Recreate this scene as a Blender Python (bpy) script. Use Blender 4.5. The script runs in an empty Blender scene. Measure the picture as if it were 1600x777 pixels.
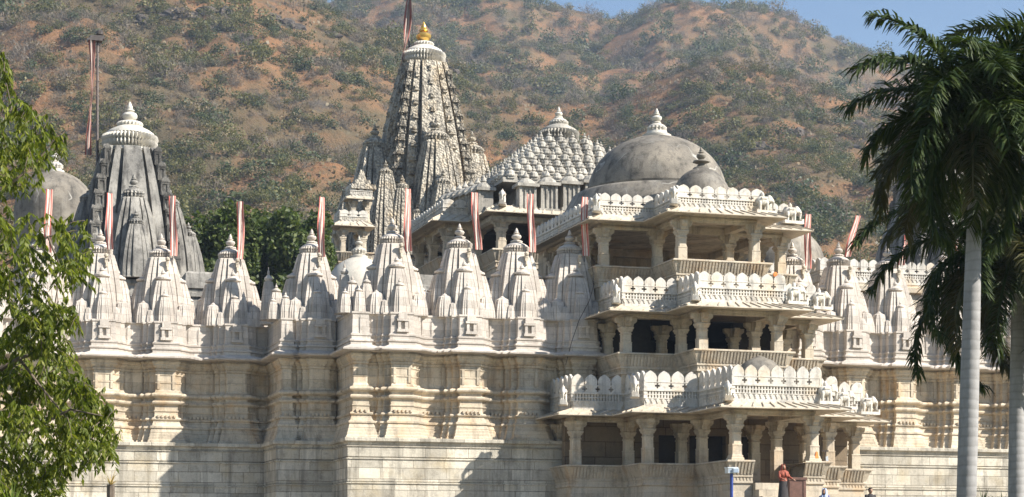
import bpy, bmesh, math, random
import numpy as np
from mathutils import Vector, Matrix, noise as mnoise
R = math.radians
random.seed(7)
rng = np.random.default_rng(11)
SC = bpy.context.scene
COL = SC.collection

# ------------------------------------------------------------------ camera, sky, sun, exposure
F = 3000.0            # focal length in pixels of the 1600 px wide frame
EYE = 1.6
HOR = 870.0           # image row of the horizon
cam_d = bpy.data.cameras.new("camera")
cam = bpy.data.objects.new("camera", cam_d)
COL.objects.link(cam)
cam.location = (0, 0, EYE)
cam.rotation_euler = (R(90), 0, 0)
cam_d.sensor_width = 36.0
cam_d.lens = 36.0 * F / 1600.0
cam_d.shift_y = (HOR - 388.5) / 1600.0
cam_d.clip_start = 0.5
cam_d.clip_end = 6000
SC.camera = cam

SUN_AZ, SUN_EL = 71.0, 37.0      # degrees from "behind the camera" towards the right; elevation
sd = Vector((math.sin(R(SUN_AZ)) * math.cos(R(SUN_EL)), -math.cos(R(SUN_AZ)) * math.cos(R(SUN_EL)), math.sin(R(SUN_EL))))
world = bpy.data.worlds.new("World")
SC.world = world
world.use_nodes = True
wn = world.node_tree
sky = wn.nodes.new("ShaderNodeTexSky")
sky.sky_type = 'NISHITA'
sky.sun_disc = False
sky.sun_elevation = R(SUN_EL)
sky.sun_rotation = math.atan2(sd.x, sd.y)
sky.air_density = 1.0
sky.dust_density = 0.0
sky.ozone_density = 3.0
wn.nodes["Background"].inputs[1].default_value = 0.066
wn.links.new(sky.outputs[0], wn.nodes["Background"].inputs[0])
sun_d = bpy.data.lights.new("sun", 'SUN')
sun_d.energy = 5.0
sun_d.angle = R(0.55)
sun_d.color = (1.0, 0.945, 0.86)
sun = bpy.data.objects.new("sun", sun_d)
COL.objects.link(sun)
sun.rotation_euler = sd.to_track_quat('Z', 'Y').to_euler()
vs = SC.view_settings
vs.view_transform = 'Standard'
vs.look = 'None'
vs.exposure = 1.12
vs.gamma = 1.0
vs.use_curve_mapping = False

# ------------------------------------------------------------------ temple frame: a along the front, b into the depth
T = math.atan(0.308)
CT, ST = math.cos(T), math.sin(T)
Y0 = 86.0
def W(a, b, z=0.0):
    return Vector((a * CT - b * ST, Y0 + a * ST + b * CT, z))
def L(px, b):                     # pixel column on the plane at depth b -> a
    u = (px - 800.0) / F
    return (u * (Y0 + b * CT) + b * ST) / (CT - u * ST)
def ZP(py, a, b):                 # pixel row at (a, b) -> height
    return EYE + (HOR - py) * (Y0 + a * ST + b * CT) / F
def P(px, py, Y):                 # pixel at distance Y -> world point
    return Vector(((px - 800.0) / F * Y, Y, EYE + (HOR - py) / F * Y))

# ------------------------------------------------------------------ materials
def newmat(name):
    m = bpy.data.materials.new(name)
    m.use_nodes = True
    nt = m.node_tree
    return m, nt, nt.nodes, nt.links, nt.nodes["Principled BSDF"]

def N(nt, typ, **kw):
    n = nt.nodes.new(typ)
    for k, v in kw.items():
        setattr(n, k, v)
    return n

def noise_node(nt, vec, scale, detail=4, rough=0.6):
    n = N(nt, "ShaderNodeTexNoise")
    n.inputs["Scale"].default_value = scale
    n.inputs["Detail"].default_value = detail
    n.inputs["Roughness"].default_value = rough
    nt.links.new(vec, n.inputs["Vector"])
    return n.outputs[0]

def ramp(nt, fac, p0, p1, c0=(0, 0, 0, 1), c1=(1, 1, 1, 1)):
    r = N(nt, "ShaderNodeValToRGB")
    r.color_ramp.elements[0].position = p0
    r.color_ramp.elements[1].position = p1
    r.color_ramp.elements[0].color = c0
    r.color_ramp.elements[1].color = c1
    nt.links.new(fac, r.inputs[0])
    return r.outputs[0]

def mixc(nt, fac, a, b, mode='MIX'):
    m = N(nt, "ShaderNodeMix", data_type='RGBA', blend_type=mode)
    if isinstance(fac, (int, float)):
        m.inputs[0].default_value = fac
    else:
        nt.links.new(fac, m.inputs[0])
    for s, v in ((6, a), (7, b)):
        if isinstance(v, tuple):
            m.inputs[s].default_value = (v[0], v[1], v[2], 1)
        else:
            nt.links.new(v, m.inputs[s])
    return m.outputs[2]

def math_node(nt, op, a, b):
    m = N(nt, "ShaderNodeMath", operation=op)
    for i, v in enumerate((a, b)):
        if isinstance(v, (int, float)):
            m.inputs[i].default_value = v
        else:
            nt.links.new(v, m.inputs[i])
    return m.outputs[0]

def stone(name, c1, c2, stain=(0.07, 0.06, 0.055), streak=0.5, blotch=0.4, block=None, bump=0.5, warm=None, rough=0.75, mortar=0.45, carve=0.0, vein=None, bvar=0.8):
    m, nt, nodes, links, bs = newmat(name)
    geo = N(nt, "ShaderNodeNewGeometry")
    pos = geo.outputs["Position"]
    big = noise_node(nt, pos, 0.55, 5, 0.6)
    col = mixc(nt, ramp(nt, big, 0.36, 0.66), c1, c2)
    if warm:
        wnz = noise_node(nt, pos, 0.9, 3, 0.5)
        col = mixc(nt, math_node(nt, 'MULTIPLY', ramp(nt, wnz, 0.52, 0.72), 0.6), col, warm)
    mp = N(nt, "ShaderNodeMapping")
    mp.inputs["Scale"].default_value = (2.6, 2.6, 0.22)
    links.new(pos, mp.inputs["Vector"])
    st = noise_node(nt, mp.outputs[0], 1.0, 6, 0.65)
    stf = math_node(nt, 'MULTIPLY', ramp(nt, st, 0.50, 0.70), streak)
    col = mixc(nt, stf, col, stain)
    bl = noise_node(nt, pos, 2.3, 8, 0.72)
    blf = math_node(nt, 'MULTIPLY', ramp(nt, bl, 0.51, 0.70), blotch)
    col = mixc(nt, blf, col, stain)
    fine = noise_node(nt, pos, 14.0, 5, 0.7)
    col = mixc(nt, 0.35, col, ramp(nt, fine, 0.25, 0.75, (0.55, 0.55, 0.55, 1), (1.35, 1.35, 1.35, 1)), 'MULTIPLY')
    hgt = fine
    if vein:
        vn = noise_node(nt, pos, 0.23, 3, 0.5)
        vb = math_node(nt, 'ABSOLUTE', math_node(nt, 'SUBTRACT', vn, 0.5), 0)
        vf = math_node(nt, 'MULTIPLY', ramp(nt, vb, 0.0, 0.004, (1, 1, 1, 1), (0, 0, 0, 1)), ramp(nt, noise_node(nt, pos, 1.1, 2, 0.5), 0.48, 0.60))
        col = mixc(nt, math_node(nt, 'MULTIPLY', vf, 0.75), col, vein)
        pl = noise_node(nt, pos, 0.8, 6, 0.7)
        col = mixc(nt, math_node(nt, 'MULTIPLY', ramp(nt, pl, 0.52, 0.75), 0.28), col, vein)
    if block:
        tc = N(nt, "ShaderNodeTexCoord")
        sx = N(nt, "ShaderNodeSeparateXYZ")
        links.new(tc.outputs["Object"], sx.inputs[0])
        cx = N(nt, "ShaderNodeCombineXYZ")
        links.new(math_node(nt, 'ADD', sx.outputs[0], sx.outputs[1]), cx.inputs[0])
        links.new(sx.outputs[2], cx.inputs[1])
        wob = noise_node(nt, pos, 1.2, 3, 0.5)
        vm = N(nt, "ShaderNodeVectorMath", operation='MULTIPLY_ADD')
        links.new(wob, vm.inputs[0])
        vm.inputs[1].default_value = (0.05, 0.03, 0)
        links.new(cx.outputs[0], vm.inputs[2])
        bk = N(nt, "ShaderNodeTexBrick")
        bk.offset = 0.37
        bk.squash = 1.4
        bk.squash_frequency = 3
        bk.inputs["Scale"].default_value = 1.0
        bk.inputs["Brick Width"].default_value = block[0]
        bk.inputs["Row Height"].default_value = block[1]
        bk.inputs["Mortar Size"].default_value = block[2] if len(block) > 2 else 0.012
        bk.inputs["Mortar Smooth"].default_value = 0.3
        bk.inputs["Bias"].default_value = -0.1
        bk.inputs["Color1"].default_value = (1.06, 1.05, 1.03, 1)
        bk.inputs["Color2"].default_value = (bvar, bvar * .99, bvar * .965, 1)
        bk.inputs["Mortar"].default_value = (mortar, mortar * 0.95, mortar * 0.9, 1)
        links.new(vm.outputs[0], bk.inputs["Vector"])
        col = mixc(nt, 1.0, col, bk.outputs["Color"], 'MULTIPLY')
        hgt = math_node(nt, 'SUBTRACT', hgt, math_node(nt, 'MULTIPLY', bk.outputs["Fac"], 2.5))
    if carve:
        vo = N(nt, "ShaderNodeTexVoronoi")
        vo.inputs["Scale"].default_value = carve
        links.new(pos, vo.inputs["Vector"])
        hgt = math_node(nt, 'SUBTRACT', hgt, math_node(nt, 'MULTIPLY', vo.outputs["Distance"], 3.0))
        col = mixc(nt, math_node(nt, 'MULTIPLY', ramp(nt, vo.outputs["Distance"], 0.42, 0.75), 0.5), col, stain)
    links.new(col, bs.inputs["Base Color"])
    bs.inputs["Roughness"].default_value = rough
    bs.inputs["Specular IOR Level"].default_value = 0.25
    bp = N(nt, "ShaderNodeBump")
    bp.inputs["Strength"].default_value = bump
    bp.inputs["Distance"].default_value = 0.03
    links.new(hgt, bp.inputs["Height"])
    links.new(bp.outputs[0], bs.inputs["Normal"])
    return m

def leafmat(name, cols, trans=0.35, rough=0.55):
    m, nt, nodes, links, bs = newmat(name)
    geo = N(nt, "ShaderNodeNewGeometry")
    isl = geo.outputs["Random Per Island"]
    r = N(nt, "ShaderNodeValToRGB")
    els = r.color_ramp.elements
    while len(els) < len(cols):
        els.new(0.5)
    for i, c in enumerate(cols):
        els[i].position = i / max(1, len(cols) - 1)
        els[i].color = (c[0], c[1], c[2], 1)
    links.new(isl, r.inputs[0])
    links.new(r.outputs[0], bs.inputs["Base Color"])
    bs.inputs["Roughness"].default_value = rough
    bs.inputs["Specular IOR Level"].default_value = 0.3
    if trans > 0:
        tr = N(nt, "ShaderNodeBsdfTranslucent")
        br = mixc(nt, 1.0, r.outputs[0], (1.5, 1.6, 0.7), 'MULTIPLY')
        links.new(br, tr.inputs["Color"])
        mx = N(nt, "ShaderNodeMixShader")
        mx.inputs[0].default_value = trans
        links.new(bs.outputs[0], mx.inputs[1])
        links.new(tr.outputs[0], mx.inputs[2])
        links.new(mx.outputs[0], nodes["Material Output"].inputs["Surface"])
    return m

def plain(name, c, rough=0.6, metal=0.0, var=0.25, scale=6.0):
    m, nt, nodes, links, bs = newmat(name)
    geo = N(nt, "ShaderNodeNewGeometry")
    nz = noise_node(nt, geo.outputs["Position"], scale, 4, 0.6)
    k0, k1 = 1 - var, 1 + var
    col = mixc(nt, 1.0, c, ramp(nt, nz, 0.3, 0.7, (k0, k0, k0, 1), (k1, k1, k1, 1)), 'MULTIPLY')
    links.new(col, bs.inputs["Base Color"])
    bs.inputs["Roughness"].default_value = rough
    bs.inputs["Metallic"].default_value = metal
    return m

M = {}
M['spire'] = stone("spire_marble", (0.61, 0.555, 0.495), (0.50, 0.45, 0.40), stain=(0.17, 0.15, 0.135), streak=0.34, blotch=0.24, block=(0.75, 0.34, 0.008), bump=0.45, mortar=0.72)
M['wall'] = stone("wall_marble", (0.65, 0.56, 0.43), (0.53, 0.455, 0.35), stain=(0.13, 0.11, 0.09), streak=0.62, blotch=0.42, block=(1.15, 0.47, 0.008), bump=0.5, warm=(0.52, 0.34, 0.17), mortar=0.62)
M['plinth'] = stone("plinth_marble", (0.66, 0.61, 0.51), (0.53, 0.485, 0.40), stain=(0.13, 0.115, 0.09), streak=0.62, blotch=0.5, block=(1.0, 0.485, 0.013), bump=0.8, bvar=0.62, warm=(0.50, 0.40, 0.24), mortar=0.55)
M['porch'] = stone("porch_marble", (0.58, 0.51, 0.405), (0.47, 0.405, 0.315), stain=(0.13, 0.115, 0.10), streak=0.55, blotch=0.45, block=(1.3, 0.6, 0.006), bump=0.5, warm=(0.52, 0.35, 0.19), mortar=0.7)
M['parapet'] = stone("parapet_marble", (0.68, 0.64, 0.57), (0.57, 0.53, 0.465), stain=(0.12, 0.11, 0.10), streak=0.45, blotch=0.5, bump=0.4, warm=(0.55, 0.42, 0.26))
M['eave'] = stone("eave_stone", (0.58, 0.50, 0.39), (0.46, 0.40, 0.31), streak=0.25, blotch=0.4, bump=0.5)
M['dome'] = stone("dome_plaster", (0.285, 0.25, 0.20), (0.13, 0.117, 0.098), stain=(0.03, 0.028, 0.026), streak=0.75, blotch=0.65, bump=0.5, vein=(0.5, 0.48, 0.43))
M['pale_dome'] = stone("pale_dome_plaster", (0.58, 0.54, 0.46), (0.48, 0.44, 0.37), streak=0.2, blotch=0.15, bump=0.3)
M['grey'] = stone("grey_weathered_stone", (0.40, 0.375, 0.33), (0.16, 0.152, 0.138), stain=(0.03, 0.028, 0.026), streak=1.0, blotch=0.7, bump=0.8)
M['grey_cap'] = stone("grey_cap_stone", (0.66, 0.62, 0.54), (0.52, 0.485, 0.42), streak=0.35, blotch=0.3, bump=0.4)
M['tower'] = stone("tower_stone", (0.58, 0.515, 0.41), (0.36, 0.325, 0.265), stain=(0.045, 0.042, 0.038), streak=0.9, blotch=0.75, bump=1.0, carve=6.5, warm=(0.5, 0.36, 0.2))
M['bell'] = stone("bell_roof_stone", (0.50, 0.465, 0.40), (0.34, 0.315, 0.27), stain=(0.05, 0.046, 0.042), streak=0.5, blotch=0.75, bump=0.5)
M['inner'] = stone("inner_stone", (0.25, 0.19, 0.125), (0.18, 0.14, 0.095), streak=0.2, blotch=0.3, block=(1.4, 0.7, 0.02), bump=0.6, mortar=0.5)  # interior shade worked into the base colour, darker than the porch marble
M['paving'] = stone('paving_stone', (0.30, 0.26, 0.20), (0.22, 0.19, 0.15), streak=0.0, blotch=0.3, bump=0.4)
M['dark'] = plain("doorway_shade_black", (0.025, 0.02, 0.016), 0.9)  # black stands in for the shade inside the doorway
M['dim'] = plain("room_shade_stone", (0.035, 0.028, 0.02), 0.9)  # near-black base colour carries the shade of the deep rooms
M['iron'] = plain("iron_pole", (0.12, 0.10, 0.09), 0.5, 0.6)
M['gold'] = plain("gold_leaf", (0.80, 0.52, 0.14), 0.32, 0.85, 0.12)
M['orange'] = plain("orange_cloth", (0.75, 0.22, 0.05), 0.8)
M['blue'] = plain("blue_paint", (0.03, 0.06, 0.26), 0.4, 0.1)
M['white_metal'] = plain("lamp_housing", (0.62, 0.66, 0.70), 0.4, 0.1, 0.08)
M['brown'] = plain("reddish_brown_stone", (0.17, 0.085, 0.06), 0.6, 0.0, 0.3)
M['bark'] = plain("tree_bark", (0.13, 0.10, 0.075), 0.9, 0, 0.5, 9)
M['skin'] = plain("skin", (0.28, 0.15, 0.09), 0.6, 0, 0.05)
M['hair'] = plain("black_hair", (0.015, 0.012, 0.01), 0.5)
M['shawl'] = plain("rust_red_cloth", (0.30, 0.075, 0.045), 0.85, 0, 0.6, 14)
M['dark_cloth'] = plain("dark_cloth", (0.035, 0.03, 0.03), 0.85)
M['blue_scarf'] = plain("pale_blue_cloth", (0.42, 0.50, 0.66), 0.85, 0, 0.3, 14)
M['violet_cloth'] = plain("violet_cloth", (0.14, 0.13, 0.30), 0.85)
M['lampglow'] = None

def stripe_mat(name, dim=1.0):
    m, nt, nodes, links, bs = newmat(name)
    tc = N(nt, "ShaderNodeTexCoord")
    sx = N(nt, "ShaderNodeSeparateXYZ")
    links.new(tc.outputs["UV"], sx.inputs[0])
    # red | white | pink | white | red bands across the width
    r = N(nt, "ShaderNodeValToRGB")
    r.color_ramp.interpolation = 'CONSTANT'
    els = r.color_ramp.elements
    red, wht, pnk = (0.47, 0.11, 0.085, 1), (0.68, 0.60, 0.53, 1), (0.56, 0.29, 0.24, 1)
    spec = [(0.0, red), (0.20, wht), (0.40, pnk), (0.55, wht), (0.72, red), (0.88, pnk)]
    while len(els) < len(spec):
        els.new(0.5)
    for e, (p, c) in zip(els, spec):
        e.position = p
        e.color = c
    links.new(sx.outputs[0], r.inputs[0])
    geo = N(nt, "ShaderNodeNewGeometry")
    nz = noise_node(nt, geo.outputs["Position"], 4.0, 4, 0.6)
    col = mixc(nt, math_node(nt, 'MULTIPLY', ramp(nt, nz, 0.45, 0.7), 0.5), r.outputs[0], (0.40, 0.22, 0.17))
    col = mixc(nt, 1.0, col, (dim, dim, dim), 'MULTIPLY')
    links.new(col, bs.inputs["Base Color"])
    bs.inputs["Roughness"].default_value = 0.85
    return m
M['flag'] = stripe_mat('striped_flag_cloth')
M['old_flag'] = stripe_mat('old_flag_cloth', .5)

# ------------------------------------------------------------------ mesh builder
class MB:
    def __init__(self):
        self.v, self.f, self.uv = [], [], None
    def add(self, vs_, fs):
        o = len(self.v)
        self.v.extend([tuple(p) for p in vs_])
        self.f.extend([tuple(i + o for i in f) for f in fs])
        return self
    def box(self, x0, x1, y0, y1, z0, z1):
        vs_ = [(x0, y0, z0), (x1, y0, z0), (x1, y1, z0), (x0, y1, z0), (x0, y0, z1), (x1, y0, z1), (x1, y1, z1), (x0, y1, z1)]
        fs = [(0, 3, 2, 1), (4, 5, 6, 7), (0, 1, 5, 4), (1, 2, 6, 5), (2, 3, 7, 6), (3, 0, 4, 7)]
        return self.add(vs_, fs)
    def obox(self, o, d, n, u0, u1, w0, w1, z0, z1):
        # box in a frame: o origin (2d), d along, n outward
        def q(u, w, z):
            return (o[0] + d[0] * u + n[0] * w, o[1] + d[1] * u + n[1] * w, z)
        vs_ = [q(u0, w0, z0), q(u1, w0, z0), q(u1, w1, z0), q(u0, w1, z0), q(u0, w0, z1), q(u1, w0, z1), q(u1, w1, z1), q(u0, w1, z1)]
        fs = [(0, 1, 2, 3), (4, 7, 6, 5), (0, 4, 5, 1), (1, 5, 6, 2), (2, 6, 7, 3), (3, 7, 4, 0)]
        return self.add(vs_, fs)
    def loft(self, rings, cap0=True, cap1=True, closed=True):
        n = len(rings[0])
        o = len(self.v)
        for r in rings:
            self.v.extend([tuple(p) for p in r])
        for i in range(len(rings) - 1):
            for j in range(n if closed else n - 1):
                k = (j + 1) % n
                self.f.append((o + i * n + j, o + i * n + k, o + (i + 1) * n + k, o + (i + 1) * n + j))
        if closed:
            if cap0:
                self.f.append(tuple(o + j for j in reversed(range(n))))
            if cap1:
                self.f.append(tuple(o + (len(rings) - 1) * n + j for j in range(n)))
        return self
    def lathe(self, prof, c=(0, 0, 0), n=20, ribs=0, rib=0.0, ribrange=None, half=False):
        rings = []
        for i, (r, z) in enumerate(prof):
            ring = []
            for j in range(n):
                t = 2 * math.pi * j / n
                rr = r
                if ribs and (ribrange is None or ribrange[0] <= i <= ribrange[1]):
                    rr = r * (1 - rib * (0.5 - 0.5 * math.cos(ribs * t)))
                ring.append((c[0] + rr * math.cos(t), c[1] + rr * math.sin(t), c[2] + z))
            rings.append(ring)
        return self.loft(rings)
    def tube(self, pts, rads, n=8):
        pts = [Vector(p) for p in pts]
        rings = []
        for i, p in enumerate(pts):
            d = (pts[min(i + 1, len(pts) - 1)] - pts[max(i - 1, 0)]).normalized()
            s = d.orthogonal().normalized() if i == 0 else (s - d * s.dot(d)).normalized()
            t = d.cross(s)
            rings.append([p + (s * math.cos(2 * math.pi * k / n) + t * math.sin(2 * math.pi * k / n)) * rads[i] for k in range(n)])
        return self.loft(rings)
    def prism(self, poly, o, d, n, w0, w1):
        # polygon [(u, z)] in the vertical plane through o along d; thickness w0..w1 along n
        k = len(poly)
        vs_ = [(o[0] + d[0] * u + n[0] * w, o[1] + d[1] * u + n[1] * w, z) for w in (w1, w0) for u, z in poly]
        fs = [tuple(range(k)), tuple(k + i for i in reversed(range(k)))]
        for i in range(k):
            j = (i + 1) % k
            fs.append((i, i + k, j + k, j))
        return self.add(vs_, fs)
    def sweep(self, poly, prof, closed=False):
        # poly [(x, y)] walked so that outward is to the right; prof [(offset, z)]
        n = len(poly)
        offs = miter(poly, closed)
        rings = []
        for (o, z) in prof:
            rings.append([(p[0] + q[0] * o, p[1] + q[1] * o, z) for p, q in zip(poly, offs)])
        o = len(self.v)
        for r in rings:
            self.v.extend(r)
        m = n if closed else n - 1
        for i in range(len(rings) - 1):
            for j in range(m):
                k = (j + 1) % n
                self.f.append((o + i * n + j, o + i * n + k, o + (i + 1) * n + k, o + (i + 1) * n + j))
        return self
    def merge(self, other, off=(0, 0, 0), rz=0.0, s=1.0):
        c, sn = math.cos(rz), math.sin(rz)
        if isinstance(s, (int, float)):
            s = (s, s, s)
        self.add([((x * s[0]) * c - (y * s[1]) * sn + off[0], (x * s[0]) * sn + (y * s[1]) * c + off[1], z * s[2] + off[2]) for x, y, z in other.v], other.f)
        return self
    def mesh(self, name, mat, off=(0, 0, 0), smooth=None):
        me = bpy.data.meshes.new(name)
        me.from_pydata([(x - off[0], y - off[1], z - off[2]) for x, y, z in self.v], [], self.f)
        if mat:
            me.materials.append(mat)
        if smooth is not None:
            me.shade_smooth()
            if smooth < 180:
                me.set_sharp_from_angle(angle=R(smooth))
        me.update()
        return me
    def build(self, name, mat, parent=None, off=None, smooth=None):
        if off is None:
            off = tuple(parent['org']) if parent is not None and 'org' in parent else (0, 0, 0)
        o = bpy.data.objects.new(name, self.mesh(name, mat, off, smooth))
        COL.objects.link(o)
        if parent is not None:
            o.parent = parent
        return o

def miter(poly, closed=False):
    n = len(poly)
    out = []
    for i in range(n):
        ns = []
        if i > 0 or closed:
            a, b = poly[i - 1], poly[i]
            d = math.hypot(b[0] - a[0], b[1] - a[1])
            ns.append(((b[1] - a[1]) / d, -(b[0] - a[0]) / d))
        if i < n - 1 or closed:
            a, b = poly[i], poly[(i + 1) % n]
            d = math.hypot(b[0] - a[0], b[1] - a[1])
            ns.append(((b[1] - a[1]) / d, -(b[0] - a[0]) / d))
        if len(ns) == 1:
            out.append(ns[0])
        else:
            x, y = ns[0][0] + ns[1][0], ns[0][1] + ns[1][1]
            k = 2.0 / max(x * x + y * y, 0.3)
            out.append((x * k, y * k))
    return out

def tag(o, label, cat, group=None, kind=None):
    if label:
        o['label'] = label
        o['category'] = cat
    if group:
        o['group'] = group
    if kind:
        o['kind'] = kind
    return o

def thing(name, label, cat, a, b, z, rz=0.0, group=None, mesh_frame=False):
    # mesh_frame: parts are given in temple coordinates (a, b, z) instead of around the thing's base
    o = bpy.data.objects.new(name, None)
    COL.objects.link(o)
    o.location = W(a, b, z)
    o.rotation_euler = (0, 0, T + rz)
    o.empty_display_size = 0.3
    if mesh_frame:
        o['org'] = (a, b, z)
    tag(o, label, cat, group)
    return o

def wthing(name, label, cat, loc, rz=0.0, group=None):
    o = bpy.data.objects.new(name, None)
    COL.objects.link(o)
    o.location = loc
    o.rotation_euler = (0, 0, rz)
    o.empty_display_size = 0.3
    tag(o, label, cat, group)
    return o

def copy_obj(src, parent):
    c = src.copy()
    COL.objects.link(c)
    c.parent = parent
    for ch in src.children:
        copy_obj(ch, c)
    return c

def structure(name, mb, mat, loc=None, rz=0, off=(0, 0, 0), smooth=None):
    o = mb.build(name, mat, None, off, smooth)
    o['kind'] = 'structure'
    if loc is not None:
        o.location = loc
    o.rotation_euler = (0, 0, rz)
    return o

def leaf_mesh(name, centers, normals, lens, wids, mat, dirs=None):
    """diamond leaves; arrays of shape (n,3)"""
    n = len(centers)
    nrm = normals / np.linalg.norm(normals, axis=1, keepdims=True)
    if dirs is None:
        dirs = rng.normal(size=(n, 3))
    dirs = dirs - nrm * np.sum(dirs * nrm, axis=1, keepdims=True)
    dirs /= np.linalg.norm(dirs, axis=1, keepdims=True) + 1e-9
    side = np.cross(nrm, dirs)
    l = np.asarray(lens).reshape(-1, 1) * np.ones((n, 1))
    w = np.asarray(wids).reshape(-1, 1) * np.ones((n, 1))
    v = np.empty((n, 4, 3))
    v[:, 0] = centers - dirs * l * 0.5
    v[:, 1] = centers + side * w * 0.5 - dirs * l * 0.08
    v[:, 2] = centers + dirs * l * 0.5
    v[:, 3] = centers - side * w * 0.5 - dirs * l * 0.08
    return quads_mesh(name, v.reshape(-1, 3), mat)

def quads_mesh(name, v, mat):
    nq = len(v) // 4
    me = bpy.data.meshes.new(name)
    me.vertices.add(len(v))
    me.vertices.foreach_set("co", v.astype(np.float32).ravel())
    me.loops.add(nq * 4)
    me.loops.foreach_set("vertex_index", np.arange(nq * 4, dtype=np.int32))
    me.polygons.add(nq)
    me.polygons.foreach_set("loop_start", np.arange(0, nq * 4, 4, dtype=np.int32))
    if mat is not None:
        for mm in (mat if isinstance(mat, list) else [mat]):
            me.materials.append(mm)
    me.update(calc_edges=True)
    return me

def obj(name, me, parent=None):
    o = bpy.data.objects.new(name, me)
    COL.objects.link(o)
    if parent is not None:
        o.parent = parent
    return o
# ------------------------------------------------------------------ ground and hills
def interp(tab, x):
    xs = [t[0] for t in tab]
    return float(np.interp(x, xs, [t[1] for t in tab]))
NEAR = [(-500, -150), (0, -135), (200, -100), (330, -62), (430, -28), (490, -3), (540, 24), (590, 48), (640, 72), (740, 128), (850, 164), (950, 166), (1030, 132), (1110, 96), (1170, 108), (1300, 140), (1400, 190), (1600, 300), (2100, 420)]
FAR = [(-500, 20), (300, 25), (500, 8), (560, -4), (700, -10), (800, -2), (880, 14), (930, 24), (1000, 30), (1060, 26), (1130, 18), (1190, 14), (1230, 28), (1270, 46), (1310, 64), (1350, 82), (1400, 96), (1500, 120), (1600, 160), (2100, 250)]
def smooth(t):
    t = min(1, max(0, t))
    return t * t * (3 - 2 * t)
def fbm(x, y, s, o=4):
    return mnoise.fractal(Vector((x * s, y * s, 0.37)), 1.0, 2.1, o)
YN0, YN1, YV, YF1, YF2 = 165.0, 520.0, 600.0, 900.0, 1100.0
def hill(px, Y):
    """terrain height on the ray of pixel column px at distance Y"""
    u = (px - 800.0) / F
    X = u * Y
    ec = (HOR - interp(NEAR, px)) / F
    eb = (HOR - interp(FAR, px)) / F
    z_c = EYE + ec * YN1
    if Y <= YN1:
        s = max(0, (Y - YN0) / (YN1 - YN0))
        e = -0.004 + (ec + 0.004) * (s ** 0.78)
        z = EYE + e * Y
        amp = 9.0 * smooth(s * 4) * (1 - 0.75 * smooth((s - 0.8) * 5))
    elif Y <= YV:
        t = (Y - YN1) / (YV - YN1)
        z = z_c + (0.80 * z_c - z_c) * smooth(t)
        amp = 1.4
    else:
        zf = EYE + eb * YF1
        t = (Y - YV) / (YF1 - YV)
        if t <= 1:
            z = 0.80 * z_c + (zf - 0.80 * z_c) * (t ** 0.85)
            amp = 12 * smooth(t * 3) * (1 - 0.8 * smooth((t - 0.8) * 5))
        else:
            z = zf - 60 * smooth((Y - YF1) / (YF2 - YF1))
            amp = 3
    rid = 1 - abs(fbm(X + 40, Y, 0.011, 5)) * 2
    big = 1 - abs(mnoise.noise(Vector((X * .0075 + 3.3, Y * .0035, 1.7)))) * 2.4
    return z + amp * (fbm(X, Y, 0.02, 5) + 0.7 * (rid - 0.6) + 1.0 * (big - .5))

hx = np.linspace(-460, 2060, 300)
hy = np.concatenate([np.linspace(YN0 - 15, YN1 - 30, 150), np.linspace(YN1 - 27, YV, 24), np.linspace(YV + 8, YF1 - 25, 56), np.linspace(YF1 - 20, YF2, 22)])
mb = MB()
for Y in hy:
    for px in hx:
        z = hill(px, Y) if Y > YN0 else -1.0
        mb.v.append(((px - 800) / F * Y, Y, z))
nx = len(hx)
for i in range(len(hy) - 1):
    for j in range(nx - 1):
        a = i * nx + j
        mb.f.append((a, a + 1, a + nx + 1, a + nx))

m, nt, nodes, links, bs = newmat("dry_hillside")
geo = N(nt, "ShaderNodeNewGeometry")
pos = geo.outputs["Position"]
n1 = noise_node(nt, pos, 0.028, 6, 0.62)
col = mixc(nt, ramp(nt, n1, 0.44, 0.57), (0.24, 0.128, 0.062), (0.115, 0.09, 0.05))
n2 = noise_node(nt, pos, 0.11, 7, 0.7)
col = mixc(nt, math_node(nt, 'MULTIPLY', ramp(nt, n2, 0.45, 0.66), 0.8), col, (0.13, 0.085, 0.048))
n4 = noise_node(nt, pos, 0.5, 6, 0.75)
col = mixc(nt, math_node(nt, 'MULTIPLY', ramp(nt, n4, 0.50, 0.68), 0.75), col, (0.105, 0.09, 0.055))
sz = N(nt, "ShaderNodeSeparateXYZ")
links.new(geo.outputs["Normal"], sz.inputs[0])
n3 = noise_node(nt, pos, 0.05, 8, 0.75)
rock = math_node(nt, 'MULTIPLY', ramp(nt, n3, 0.60, 0.66), 0.8)
col = mixc(nt, rock, col, (0.085, 0.075, 0.065))
links.new(col, bs.inputs["Base Color"])
bs.inputs["Roughness"].default_value = 0.95
bs.inputs["Specular IOR Level"].default_value = 0.1
bp = N(nt, "ShaderNodeBump")
bp.inputs["Strength"].default_value = 0.9
bp.inputs["Distance"].default_value = 1.6
links.new(math_node(nt, 'ADD', n2, math_node(nt, 'MULTIPLY', n4, 0.6)), bp.inputs["Height"])
links.new(bp.outputs[0], bs.inputs["Normal"])
M['hill'] = m
structure("hills", mb, M['hill'], smooth=180)

m, nt, nodes, links, bs = newmat("garden_ground")
geo = N(nt, "ShaderNodeNewGeometry")
n1 = noise_node(nt, geo.outputs["Position"], 0.35, 6, 0.65)
col = mixc(nt, ramp(nt, n1, 0.4, 0.62), (0.07, 0.10, 0.035), (0.22, 0.16, 0.095))
links.new(col, bs.inputs["Base Color"])
bs.inputs["Roughness"].default_value = 0.95
M['ground'] = m
mb = MB()
mb.add([(-690, -55, 0), (690, -55, 0), (690, 1200, 0), (-690, 1200, 0)], [(0, 1, 2, 3)])
structure("ground", mb, M['ground'])

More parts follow.
